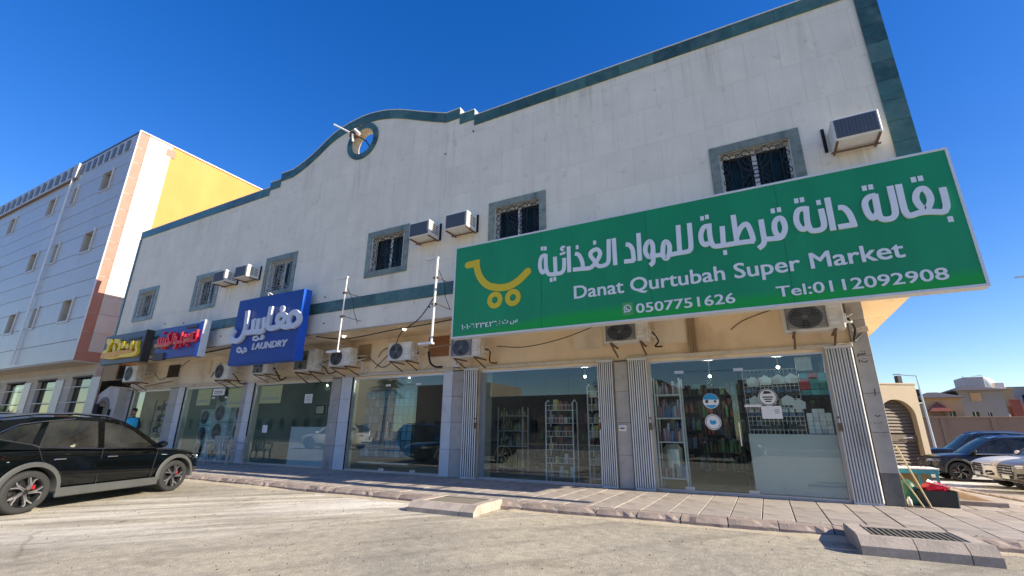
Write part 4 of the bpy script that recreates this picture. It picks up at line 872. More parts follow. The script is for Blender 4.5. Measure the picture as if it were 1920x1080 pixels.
u0 = outdoor_ac(); u1 = outdoor_ac(1); u2 = outdoor_ac(2); used_ = set()
# x, y, z, sx, sz
oac = [(-23.6, 9.62, 3.02, 1.25, 1.2, 'weathered outdoor unit at the far left end of the wall under the barber sign'), (-17.1, 9.62, 2.86, .95, 1.0, 'outdoor unit tucked under the lower left corner of the laundry sign'), (-14.95, 9.62, 2.95, 1.0, .8, 'outdoor unit half hidden under the laundry sign'),
       (-12.88, 9.6, 2.93, 1.12, 1.22, 'boxy stained outdoor unit just right of the laundry sign'), (-11.33, 9.62, 3.0, 1.05, .95, 'outdoor unit standing behind the foot of the thin lamp pole'), (-9.02, 9.62, 3.04, .95, .9, 'outdoor unit mounted alone over the fifth shop, white fan grille'),
       (-6.9, 9.62, 2.99, 1.06, .9, 'outdoor unit under the left corner of the green sign'), (-2.85, 9.62, 3.06, 1.12, .82, 'outdoor unit under the middle of the green sign'), (.54, 9.62, 3.0, 1.12, .9, 'outdoor unit under the right part of the green sign')]
for i, (x, y, z, sx, sz, lb) in enumerate(oac):
    src = (u0, u0, u1, u1, u0, u0, u2, u2, u2)[i]; o = dup(src) if src in used_ else src; used_.add(src)
    o.location = (x, y, z); o.scale = (sx, 1, sz); o.rotation_euler = (R((0, 1.5, 0, -1, 2, 0, 1, -1, .5)[i]), 0, R((0, 2, -1, 0, -2, 1.5, 0, 1, -1)[i])); o['label'] = lb; o['group'] = 'outdoor units hung over the shop fronts'

# loose cables sagging under the soffit
def cable(name, pts, r, m_, label):
    P = [Vector(p) for p in pts]; out = []
    for i in range(len(P)-1):
        a, b, c, d = P[max(0, i-1)], P[i], P[i+1], P[min(len(P)-1, i+2)]
        for q in range(5):
            t = q/5; out.append(.5*(2*b+(c-a)*t+(2*a-5*b+4*c-d)*t*t+(3*b-a-3*c+d)*t**3))
    out.append(P[-1]); mb = MB(); mb.tube(out, r, 5); o = mb.build(name, m_, None, at=tuple(P[0])); o['label'] = label; o['category'] = 'cable'; o['group'] = 'cables sagging under the soffit'
cable('cable', [(-11.2, 8.95, 3.8), (-10.4, 9.1, 3.68), (-9.4, 9.0, 3.66), (-8.4, 9.05, 3.75), (-7.2, 9.0, 3.78), (-5.9, 8.95, 3.84)], .016, 'cable_black', 'thick black cable sagging along the soffit edge between the two lamp poles')
cable('cable', [(-6.6, 8.5, 4.35), (-7.3, 8.8, 3.9), (-8.2, 9.2, 3.7), (-9.0, 9.8, 3.4), (-9.9, 10.1, 2.95)], .013, 'cable_black', 'black cable dropping from the right lamp pole down to the fifth shop')
cable('cable', [(-10.9, 9.9, 3.55), (-11.0, 9.2, 3.86), (-10.6, 9.0, 3.9), (-10.1, 9.1, 3.7)], .011, 'cable_white', 'pale looped cable above the outdoor unit behind the thin lamp pole')
cable('cable', [(-10.2, 10.1, 3.3), (-9.7, 10.1, 2.98), (-9.3, 10.0, 3.0), (-9.0, 9.8, 3.1)], .014, 'cable_black', 'short black cable feeding the unit over the fifth shop')
cable('cable', [(-7.98, 9.9, 3.4), (-7.6, 9.8, 3.36), (-6.9, 9.9, 3.4), (-6.7, 10.0, 3.2)], .022, 'pipe_tan', 'brown insulated pipe crossing the wooden board left of the green sign')
cable('cable', [(-7.9, 10.0, 3.3), (-7.85, 10.05, 3.0), (-7.7, 10.1, 2.88), (-7.45, 10.05, 2.86)], .03, 'cable_black', 'black insulated pipe bundle curling down beside the fifth shop unit')
cable('cable', [(-5.8, 10.1, 3.3), (-5.0, 10.1, 3.22), (-4.0, 10.1, 3.35), (-3.0, 10.0, 3.6)], .011, 'cable_black', 'thin cable sagging under the green sign')
cable('cable', [(-24.0, 8.96, 3.78), (-21, 8.97, 3.68), (-19, 8.96, 3.74), (-17, 8.98, 3.7), (-14.5, 8.96, 3.8), (-12, 8.96, 3.78)], .03, 'cable_black', 'heavy dark cable bundle under the soffit of the left shops')
cable('cable', [(-22.2, 10.1, 3.4), (-21.6, 10.1, 3.1), (-20.8, 10.1, 3.35), (-19.6, 10.0, 3.75)], .014, 'cable_black', 'cable looping over the second shop front')
cable('cable', [(-22.6, 10.05, 2.86), (-20.6, 10.05, 2.98)], .03, 'pipe_tan', 'brown pipe lying slanted above the second shop front')
cable('cable', [(-18.1, 10.1, 3.05), (-17.7, 10.0, 3.3), (-17.3, 9.9, 3.5)], .02, 'cable_black', 'short dark pipe left of the unit under the laundry sign')
cable('cable', [(-7.1, 10.05, 3.1), (-6.95, 10.1, 2.9), (-7.1, 10.1, 2.84), (-6.9, 10.12, 2.8)], .014, 'cable_black', 'tangled black wires at the top of the pier between the fifth and sixth shops')
un_ = ['left of the laundry sign', 'half hidden under the laundry sign', 'with a square grille beside the laundry sign', 'behind the thin lamp pole', 'alone over the fifth shop', 'under the left corner of the green sign', 'under the middle of the green sign', 'under the right part of the green sign']
for i, (x, y, z, sx, sz, lb) in enumerate(oac[1:]):
    rq = random.Random(i+3); q = lambda s: rq.uniform(-s, s)
    cable('cable', [(x+.9*sx, y+.15, z+.2), (x+.98*sx+q(.05), y+.3, z+.05+q(.1)), (x+.95*sx+q(.1), y+.45, z-.12+q(.08)), (x+1.08*sx+q(.1), YS-.03, z-.05+q(.1))], rq.choice((.018, .024)), rq.choice(('cable_black', 'cable_black', 'cable_white')), 'short insulated hose curling from the unit %s' % un_[i])
    if i in (3, 4, 7): cable('cable', [(x+.6*sx, y+.3, z+.1), (x+.65*sx, YS-.05, z+.3), (x+.2*sx, YS-.03, z+.62+q(.1)), (x-.5+q(.2), YS-.03, z+.5+q(.1)), (x-.9, YS-.03, z+.25)], .01, 'cable_black', 'thin wire on the wall above the unit %s' % un_[i])
t = thing('junction_box', 'small white junction box at the pier head left of the sixth shop', 'electrical box', (-7.0, 10.1, 2.85)); MB().box(-7.08, 10.08, 2.83, -6.93, 10.19, 3.0, .01).build('box', 'plain_white', t); MB().box(-7.02, 10.075, 2.9, -6.99, 10.08, 2.93).build('knob', 'dark', t)
t = thing('doorbell_box', 'small white switch box on the pier between the sixth and seventh shops', 'electrical box', (-2.7, 10.16, 1.25)); MB().box(-2.78, 10.15, 1.25, -2.6, 10.19, 1.38, .008).build('box', 'plain_white', t); MB().box(-2.74, 10.145, 1.3, -2.65, 10.15, 1.32).build('slot', 'dark', t)
t = thing('hanging_board', 'brown plywood board hanging at the far left end under the barber sign', 'board', (-24.6, 9.6, 3.1))
MB().box(-25.5, 9.6, 3.13, -24.25, 9.66, 3.85, .006).build('sheet', 'ply', t); MB().box(-25.5, 9.59, 3.13, -25.46, 9.6, 3.85).build('edge_strip', 'wood', t)

# ================================================================ cars
mat('caliper_red', (.28, .01, .015), .5)
def evaluated(o):
    dg = bpy.context.evaluated_depsgraph_get(); dg.update()
    return bpy.data.meshes.new_from_object(o.evaluated_get(dg))
def paint(name, col, metal=.3, flake=.02, rough=.22, coat=1.):
    m = mat(name, col, rough, metal=metal, var=flake, spec=.5, coat=coat); return name
def car(label, loc, rz, body_m, style=None, group='cars parked at the shops', rim='rim_silver', name='parked_car', h=1.66, glassm='car_glass', interior=True, cheap=False):
    t = thing(name, label, 'car', loc, group, rz=rz); k = h/1.66
    st = [(-2.29, .66, .46, .92), (-2.25, .80, .36, 1.02), (-2.05, .90, .28, 1.08), (-1.5, .925, .24, 1.08), (-.7, .93, .22, 1.05), (.3, .93, .22, 1.01), (.95, .925, .22, .985), (1.55, .915, .23, .95), (1.95, .885, .25, .89), (2.17, .80, .30, .80), (2.27, .66, .38, .70)]
    if style == 'tall': st = [(x, w, a, b+(.06 if x < 1 else .12)) for x, w, a, b in st]
    V = []; F = []
    for x, w, zb, zt in st:
        ring = [(0, zb), (w*.78, zb), (w*.955, zb+.06), (w*.99, zb+.24), (w, zt-.36), (w*.985, zt-.2), (w*.96, zt-.08), (w*.88, zt), (w*.5, zt+.018), (0, zt+.025)]
        V += [(x, y, z) for y, z in ring]+[(x, -y, z) for y, z in ring[1:-1][::-1]]
    n = 18
    for i in range(len(st)-1):
        for j in range(n): F.append((i*n+j, i*n+(j+1) % n, (i+1)*n+(j+1) % n, (i+1)*n+j))
    F.append(tuple(range(n))); F.append(tuple((len(st)-1)*n+j for j in range(n))[::-1])
    mb = MB(); mb.add(V, F); me = mb.mesh('body', body_m); o = bpy.data.objects.new('tmp', me); COL.objects.link(o)
    s = o.modifiers.new('s', 'SUBSURF'); s.levels = 2; s.render_levels = 2
    WB = 1.375; cut = MB()
    for ax in (-WB, WB):
        for sd in (-1, 1): cut.cyl((ax, sd*1.1, .36), (ax, sd*.58, .36), .405, 36)
    co = bpy.data.objects.new('tmp2', cut.mesh('cut', 'dark')); COL.objects.link(co)
    bo = o.modifiers.new('b', 'BOOLEAN'); bo.object = co; bo.operation = 'DIFFERENCE'; bo.solver = 'MANIFOLD'
    me2 = evaluated(o); bpy.data.objects.remove(o); bpy.data.objects.remove(co)
    me2.polygons.foreach_set('use_smooth', [True]*len(me2.polygons)); me2.set_sharp_from_angle(angle=R(38)); me2.name = 'body'
    if len(me2.materials) < 2: me2.materials.append(MATS['dark'])
    for p in me2.polygons:
        c = p.center
        if abs(c.y) < .875 and c.z < .8 and min(abs(c.x-WB), abs(c.x+WB)) < .43 and abs(c.y) > .55: p.material_index = 1
    b = link('body', me2, t)
    # cabin
    zs = (st[6][3]-.985)
    yb, kk = .875, .30
    side = [(1.0, .985), (.72, 1.20), (.42, 1.42), (.2, 1.535), (-.15, 1.60), (-.75, 1.625), (-1.35, 1.59), (-1.8, 1.52), (-2.02, 1.34), (-2.14, 1.12), (-2.0, 1.06), (-1.0, 1.02)]
    win = [[(.80, 1.02), (.62, 1.17), (.34, 1.38), (.14, 1.485), (-.22, 1.545), (-.26, 1.035)], [(-.36, 1.035), (-.33, 1.55), (-.75, 1.565), (-1.16, 1.53), (-1.32, 1.09)], [(-1.40, 1.13), (-1.26, 1.50), (-1.6, 1.44), (-1.92, 1.25)]]
    if style == 'tall': side = [(x, z+.06+(.06 if z > 1.3 else 0)) for x, z in side]; win = [[(x, z+.06+(.05 if z > 1.3 else 0)) for x, z in q] for q in win]; win[2] = [(-1.40, 1.17), (-1.26, 1.59), (-1.85, 1.53), (-1.98, 1.24)]
    yy = lambda z: yb-kk*(z-1.0)
    for sd in (1, -1):
        v, f = plate(side, win, 0, .045)
        mb = MB(); mb.add([(x, sd*(yy(z)-y), z) for x, y, z in v], f); piece('cabin_side', mb, body_m, t)
        for q in win:
            cx = sum(p[0] for p in q)/len(q); cz = sum(p[1] for p in q)/len(q)
            q2 = [(cx+(x-cx)*1.02, cz+(z-cz)*1.02) for x, z in q]
            v = [(x, sd*(yy(z)-.012), z) for x, z in q2]+[(x, sd*(yy(z)-.017), z) for x, z in q2]; m_ = len(q2)
            mb = MB(); mb.add(v, [tuple(range(m_)), tuple(range(m_, 2*m_))[::-1]]+[(i, (i+1) % m_, (i+1) % m_+m_, i+m_) for i in range(m_)]); piece('side_window', mb, glassm, t)
        mb = MB(); lo = win[0][:1]+[(-.3, win[0][-1][1])]+[win[1][-1], win[2][0], win[2][3]]
        mb.tube([(x, sd*(yy(z-.018)+.006), z-.018) for x, z in lo], .017, 5)
        hi = [(win[2][3][0]-.03, win[2][3][1]+.02), (win[2][2][0], win[2][2][1]+.02), (win[2][1][0], win[2][1][1]+.02), (win[1][2][0], win[1][2][1]+.02)]
        mb.tube([(x, sd*(yy(z)+.004), z) for x, z in hi], .008, 5); piece('window_trim', mb, 'chrome', t)
        mb = MB(); rl = [(x, sd*(yy(z)-.06), z+.055) for x, z in side[4:8]]; rl = [(side[3][0], sd*(yy(side[3][1])-.05), side[3][1]+.015)]+rl+[(side[7][0]-.1, sd*(yy(side[7][1])-.06), side[7][1]+.01)]
        mb.tube(rl, .026, 6); piece('roof_rail', mb, 'chrome', t)
        mb = MB(); mb.sphere((.84, sd*.985, 1.08), .1, 10, 6, sc=(.75, 1.0, .72)); mb.tube([(.80, sd*.87, 1.03), (.83, sd*.95, 1.05)], .025, 6); piece('door_mirror', mb, body_m if not cheap else 'chrome', t, True)
        for dx in (-.12, -1.02):
            mb = MB(); mb.tube([(dx-.09, sd*.925, .86), (dx-.06, sd*.955, .865), (dx+.06, sd*.955, .865), (dx+.09, sd*.925, .86)], .014, 6); piece('door_handle', mb, 'chrome', t)
        mb = MB()
        for P in ([(.86, .96), (.80, .60), (.78, .32)], [(-.31, 1.0), (-.31, .34)], [(-1.36, 1.06), (-1.28, .85), (-.95, .62), (-.9, .36)]):
            mb.tube([(x, sd*(.926 if z < .9 else .905), z) for x, z in P], .006, 4)
        piece('door_seam', mb, 'dark', t)
        mb = MB(); mb.box(-.96, sd*.90, .20, .96, sd*.955, .36, .015); piece('sill_cladding', mb, 'clad_grey', t)
        for ax in (-WB, WB):
            A0, A1 = (-.12, pi+.12); mb = MB(); NN = 22; v = []
            for i in range(NN+1):
                a = A0+(A1-A0)*i/NN
                for r, y in ((.395, .84), (.395, .952), (.45, .955), (.475, .93)): v.append((ax+r*cos(a), sd*y, .36+r*sin(a)))
            mb.add(v, [(4*i+j, 4*i+j+1, 4*i+j+5, 4*i+j+4) for i in range(NN) for j in range(3)]); piece('wheel_arch', mb, 'clad_grey' if not style == 'plain' else body_m, t)
    # roof
    prof = side[3:9] if False else side[3:8]
    v = []; NC = 9
    for x, z in prof:
        for j in range(NC): y = -1+2*j/(NC-1); v.append((x, y*(yy(z)-.002), z+.045*(1-y*y)+.002))
    for x, z in prof:
        for j in range(NC): y = -1+2*j/(NC-1); v.append((x, y*(yy(z)-.03), z+.045*(1-y*y)-.03))
    L = len(prof)*NC; f = []
    for i in range(len(prof)-1):
        for j in range(NC-1): q = (i*NC+j, i*NC+j+1, (i+1)*NC+j+1, (i+1)*NC+j); f += [q, tuple(a+L for a in q[::-1])]
    mb = MB(); mb.add(v, f); piece('roof', mb, body_m, t, True)
    def screen(P, nm):
        v = []
        for x, z in P:
            for j in range(NC): y = -1+2*j/(NC-1); v.append((x+.05*(1-y*y)*(1 if P[0][0] > 0 else -1), y*(yy(z)-.03), z+.03*(1-y*y)))
        mb = MB(); mb.add(v, [(i*NC+j, i*NC+j+1, (i+1)*NC+j+1, (i+1)*NC+j) for i in range(len(P)-1) for j in range(NC-1)]); piece(nm, mb, glassm, t, True)
    screen([side[0], side[1], side[2], side[3]], 'windscreen'); screen([side[7], side[8], side[9]], 'rear_window')
    if interior:
        mb = MB(); mb.box(-2.0, -.82, .9, .9, .82, 1.045+zs); piece('cabin_floor', mb, 'dark', t)
        for x in (-.05, -1.05):
            for y in (-.38, .38):
                mb = MB(); mb.box(x-.12, y-.22, 1.0, x+.02, y+.22, 1.30, .04); mb.box(x-.13, y-.12, 1.32, x-.03, y+.12, 1.47, .04); piece('seat', mb, 'seat', t)
        mb = MB(); mb.box(.55, -.75, 1.0, .82, .75, 1.09, .03); piece('dashboard', mb, 'dark', t)
    # front: grille, lights, plate; rear: lights
    from mathutils.bvhtree import BVHTree
    bv = BVHTree.FromPolygons([v.co for v in me2.vertices], [tuple(q.vertices) for q in me2.polygons])
    def px(y, z, d=1):
        h_ = bv.ray_cast(Vector((3.5*d, y, z)), Vector((-d, 0, 0))); return h_[0].x if h_[0] is not None else 2.1*d
    def patch(rows_, m_, nm, par, off=.008, d=1, ny=9):
        """sheet lying on the nose or tail: rows of (z, y0, y1)"""
        v = []; n_ = len(rows_)
        for o_ in (off, -.02):
            for z, a, b_ in rows_:
                for q in range(ny): y = a+(b_-a)*q/(ny-1); v.append((px(y, z, d)+o_*d, y, z))
        L_ = n_*ny; f = []
        for a in range(n_-1):
            for q in range(ny-1): w_ = (a*ny+q, a*ny+q+1, (a+1)*ny+q+1, (a+1)*ny+q); f += [w_, tuple(k_+L_ for k_ in w_[::-1])]
        edge = [q for q in range(ny)]+[a*ny+ny-1 for a in range(1, n_)]+[(n_-1)*ny+q for q in range(ny-2, -1, -1)]+[a*ny for a in range(n_-2, 0, -1)]
        for a in range(len(edge)): e0, e1 = edge[a], edge[(a+1) % len(edge)]; f.append((e0, e0+L_, e1+L_, e1))
        mb = MB(); mb.add(v, f); return piece(nm, mb, m_, par)
    def line(pts_, r_, m_, nm, par, off=.012, d=1):
        mb = MB(); mb.tube([(px(y, z, d)+off*d, y, z) for y, z in pts_], r_, 5); return piece(nm, mb, m_, par)
    gr = patch([(.40, -.40, .40), (.50, -.46, .46), (.60, -.50, .50), (.70, -.46, .46), (.755, -.38, .38)], 'dark', 'grille', t, ny=15)
    for z, hw in ((.50, .44), (.57, .47), (.64, .47), (.71, .43)): line([(-hw+2*hw*q/10, z) for q in range(11)], .008 if style != 'bars' else .014, 'chrome', 'grille_bar', gr)
    mb = MB(); mb.tube(circ_pts(px(0, .62)+.02, 0, .62, .05), .008, 5); piece('badge', mb, 'chrome', gr)
    line([(-.46, .47), (-.52, .6), (-.47, .72)], .008, 'chrome', 'grille_frame', gr); line([(.46, .47), (.52, .6), (.47, .72)], .008, 'chrome', 'grille_frame', gr)
    patch([(.27, -.62, .62), (.33, -.66, .66), (.375, -.62, .62)], 'clad_grey', 'lower_bumper', t, ny=13)
    xm = max(px(q, .43) for q in (-.2, 0, .2))+.015; mb = MB(); mb.box(xm, -.24, .38, xm+.012, .24, .48, .003); piece('number_plate', mb, 'plate_white', t)
    for sd in (1, -1):
        hl = patch([(.70, sd*.56, sd*.86), (.74, sd*.53, sd*.875), (.775, sd*.55, sd*.88), (.80, sd*.66, sd*.87)], 'lamp_clear', 'headlight', t, .006)
        line([(sd*.55, .705), (sd*.66, .70), (sd*.78, .71), (sd*.86, .725)], .009, 'chrome', 'light_strip', hl)
        line([(sd*.60, .75), (sd*.68, .755), (sd*.76, .76)], .022, 'letter_white', 'lamp_lens', hl, .002)
        if style == 'amber': patch([(.72, sd*.82, sd*.885), (.785, sd*.82, sd*.885)], 'amber', 'indicator', t, .011, ny=4)
        patch([(.42, sd*.62, sd*.80), (.50, sd*.60, sd*.82), (.56, sd*.66, sd*.80)], 'dark', 'fog_lamp', t, .005, ny=6)
        patch([(.84, sd*.5, sd*.87), (.90, sd*.48, sd*.89), (.95, sd*.6, sd*.88)], 'tail_red', 'tail_light', t, .006, -1)
    patch([(.30, -.7, .7), (.42, -.8, .8), (.50, -.78, .78)], 'clad_grey', 'rear_bumper', t, .006, -1, 13)
    xm = px(0, .7, -1)-.01; mb = MB(); mb.box(xm-.012, -.24, .64, xm, .24, .76, .003); piece('number_plate', mb, 'plate_white', t)
    # wheels
    for ax in (-WB, WB):
        for sd in (1, -1):
            wo = wheel(sd, rim); wo.parent = t; wo.location = (ax, sd*.93, .345)
    t.scale = (1, 1, k)
    return t
def circ_pts(x, y, z, r, n=14): return [(x, y+r*cos(2*pi*i/n), z+r*sin(2*pi*i/n)) for i in range(n+1)]
_wm = {}
def wheel(sd, rim):
    key = (sd, rim)
    if key not in _wm:
        M = Matrix(((1, 0, 0, 0), (0, 0, sd, 0), (0, 1, 0, 0), (0, 0, 0, 1)))      # axis outwards
        a = MB(); a.lathe([(.23, -.2), (.32, -.21), (.345, -.18), (.345, -.03), (.33, -.005), (.30, .002), (.245, -.008)], M, 36)
        tm = a.mesh('tyre', 'tyre'); tm.polygons.foreach_set('use_smooth', [True]*len(tm.polygons))
        b = MB(); b.lathe([(.248, -.01), (.236, -.012), (.228, -.06), (.222, -.18)], M, 36); b.lathe([(.0, -.02), (.04, -.018), (.05, -.03), (.05, -.09)], M, 16)
        rm = b.mesh('rim', 'rim_black'); rm.polygons.foreach_set('use_smooth', [True]*len(rm.polygons))
        c = MB(); c.lathe([(.0, -.10), (.12, -.10), (.17, -.115), (.17, -.13), (.226, -.135)], M, 24); dm = c.mesh('brake_disc', 'rim_black')
        d = MB()
        for i in range(5):                       # twin-blade spokes, each kinked near its end
            for s_, off in ((1, .10), (-1, -.02)):
                a0 = 2*pi*i/5+off
                P = [(.04, -.016), (.13, -.016*1), (.2, .02*s_), (.238, .045*s_)]
                pts = [(r*cos(a0)-q*sin(a0), r*sin(a0)+q*cos(a0)) for r, q in P]; m_ = MB()
                L_ = []; Rr_ = []; w_ = (.03, .024, .02, .022)
                for j, p in enumerate(pts):
                    q0 = pts[max(0, j-1)]; q1 = pts[min(3, j+1)]; dx, dy = q1[0]-q0[0], q1[1]-q0[1]; dl = math.hypot(dx, dy); nx_, ny_ = -dy/dl, dx/dl
                    L_.append((p[0]+nx_*w_[j]/2, p[1]+ny_*w_[j]/2)); Rr_.append((p[0]-nx_*w_[j]/2, p[1]-ny_*w_[j]/2))
                for j in range(3):
                    d.add([tuple(M @ Vector((*q, hh))) for q, hh in ((L_[j], -.014), (Rr_[j], -.014), (Rr_[j+1], -.014), (L_[j+1], -.014), (L_[j], -.05), (Rr_[j], -.05), (Rr_[j+1], -.05), (L_[j+1], -.05))],
                          [(0, 1, 2, 3), (0, 4, 5, 1), (1, 5, 6, 2), (3, 2, 6, 7), (0, 3, 7, 4)])
        sm_ = d.mesh('spokes', rim)
        e = MB(); P = [(.11, .03), (.16, .035), (.16, .1), (.11, .09)]; e.prism(P, M @ Matrix.Translation((0, 0, -.105)), .04); cm_ = e.mesh('brake_caliper', 'caliper_red')
        _wm[key] = (tm, rm, dm, sm_, cm_)
    ms = _wm[key]; o = bpy.data.objects.new('wheel', ms[0]); COL.objects.link(o)
    for nm, me in zip(('rim', 'brake_disc', 'spokes', 'brake_caliper'), ms[1:]): link(nm, me, o)
    return o
paint('paint_black', (.002, .0028, .003), .0, rough=.035, coat=0); paint('paint_white', (.74, .71, .64), 0, coat=.3, rough=.35); paint('paint_navy', (.022, .022, .024), 0, coat=0, rough=.22); paint('paint_grey', (.15, .145, .13), .0, rough=.35, coat=.25); paint('paint_darkgrey', (.02, .019, .018), 0, coat=0, rough=.22)
car('glossy black SUV with grey wheel arches parked askew at the left, nose towards the kerb', (-11.02, 4.02, 0), math.atan2(.93, -.40), 'paint_black', name='black_suv', h=1.40)
car('dark navy SUV with a big angular grille parked nose out behind the corner pier', (7.75, 25.6, -.4), pi+.02, 'paint_navy', name='navy_suv', h=1.68)
car('pearl white SUV with orange indicator between the navy and the grey SUV', (8.5, 22.3, -.39), pi-.02, 'paint_white', 'amber', name='white_suv', h=1.72)
car('dark grey SUV with chrome grille bars at the right edge of the picture', (8.25, 19.35, -.29), pi+.01, 'paint_grey', 'bars', name='grey_suv', h=1.62)
car('long black estate SUV parked farthest back behind the navy SUV', (8.6, 30.2, -.41), pi+.03, 'paint_darkgrey', 'tall', name='dark_suv', h=1.75)
# cars on the photographer's side of the lot: they show as reflections in the shop glass
car('dark SUV mirrored in the glass of the fifth shop', (-18.5, -3.6, 0), .12, 'paint_darkgrey', name='mirrored_suv', group='cars seen as reflections', interior=False)
car('white SUV mirrored in the glass of the fourth shop', (-25.6, -2.6, 0), 2.9, 'paint_white', name='mirrored_white_suv', group='cars seen as reflections', interior=False)
car('black SUV mirrored in the glass of the door in the seventh shop', (-2.4, -4.2, 0), .1, 'paint_darkgrey', name='mirrored_black_suv', group='cars seen as reflections', interior=False)

# ================================================================ person
def person():
    t = thing('person', 'man in dark clothes with a cyan vest standing at the second shop, head bent', 'person', (-20.45, 9.0, .11), rz=R(-55))
    J = {'pelvis': (0, 0, .93, .145), 'waist': (0, 0, 1.06, .135), 'chest': (.02, 0, 1.28, .16), 'neck0': (.03, 0, 1.46, .065), 'neck': (.06, 0, 1.52, .058), 'head0': (.09, 0, 1.58, .085), 'head': (.11, 0, 1.66, .092), 'crown': (.10, 0, 1.73, .07)}
    E = [('pelvis', 'waist'), ('waist', 'chest'), ('chest', 'neck0'), ('neck0', 'neck'), ('neck', 'head0'), ('head0', 'head'), ('head', 'crown')]
    for s, q in ((1, 'l'), (-1, 'r')):
        J.update({'hip'+q: (0, .09*s, .88, .10), 'knee'+q: (.03, .11*s, .5, .06), 'ankle'+q: (-.01, .12*s, .1, .042), 'toe'+q: (.15, .13*s, .035, .035), 'sh'+q: (.02, .17*s, 1.40, .06), 'el'+q: (.0, .25*s, 1.12, .043), 'wr'+q: (.16, .20*s, .93, .03), 'palm'+q: (.22, .19*s, .89, .03)})
        E += [('pelvis', 'hip'+q), ('hip'+q, 'knee'+q), ('knee'+q, 'ankle'+q), ('ankle'+q, 'toe'+q), ('chest', 'sh'+q), ('sh'+q, 'el'+q), ('el'+q, 'wr'+q), ('wr'+q, 'palm'+q)]
        for i in range(5):
            a = (i-2)*.011 if i else .02; ln = (.05, .07, .078, .072, .058)[i]
            J['f%d%s' % (i, q)] = (.22+.04, .19*s+((i-2)*.016 if i else .03*-s), .87, .009); J['g%d%s' % (i, q)] = (.22+.04+ln*.6, .19*s+((i-2)*.018 if i else .04*-s), .87-ln*.6, .008)
            E += [('palm'+q, 'f%d%s' % (i, q)), ('f%d%s' % (i, q), 'g%d%s' % (i, q))]
    K = list(J); me = bpy.data.meshes.new('body'); me.from_pydata([J[k][:3] for k in K], [(K.index(a), K.index(b)) for a, b in E], []); o = bpy.data.objects.new('tmp', me); COL.objects.link(o)
    o.modifiers.new('skin', 'SKIN'); o.modifiers.new('sub', 'SUBSURF').levels = 2
    for i, k in enumerate(K): sv = me.skin_vertices[0].data[i]; sv.radius = (J[k][3],)*2; sv.use_root = (k == 'pelvis')
    m2 = evaluated(o); bpy.data.objects.remove(o); m2.name = 'body'; m2.materials.clear()
    for q in ('skin', 'cloth_dark', 'trousers'): m2.materials.append(MATS[q])
    for p in m2.polygons:
        c = p.center; p.material_index = 0 if (c.z > 1.49 or (c.x > .15 and .7 < c.z < .97)) else 1 if c.z > .95 else 2; p.use_smooth = True
    link('body', m2, t)
    m = MB(); m.sphere((.075, 0, 1.725), .102, 14, 9, sc=(1, .93, .72)); piece('hair', m, 'hair', t, True)
    m = MB(); m.sphere((.15, 0, 1.575), .04, 10, 6, sc=(.8, 1.15, .6)); piece('beard', m, 'hair', t, True)
    m = MB(); m.sphere((.205, 0, 1.645), .02, 8, 5, sc=(1, .7, 1.3)); m.sphere((.1, .095, 1.65), .022, 8, 5, sc=(.8, .4, 1.2)); m.sphere((.1, -.095, 1.65), .022, 8, 5, sc=(.8, .4, 1.2)); piece('face', m, 'skin', t, True)
    m = MB(); m.sphere((.19, .035, 1.665), .012, 8, 5); m.sphere((.19, -.035, 1.665), .012, 8, 5); piece('eyes', m, 'dark', t, True)
    v = []; NN = 20; ring = [(.98, .165, .185), (1.1, .155, .175), (1.25, .175, .20), (1.38, .17, .205), (1.45, .11, .13)]
    for z, a, b in ring:
        for i in range(NN): an = 2*pi*i/NN; v.append((.02+a*cos(an), b*sin(an)*1.02, z))
    m = MB(); m.add(v, [(i*NN+j, i*NN+(j+1) % NN, (i+1)*NN+(j+1) % NN, (i+1)*NN+j) for i in range(len(ring)-1) for j in range(NN)]); piece('vest', m, 'cloth_cyan', t, True)
person()

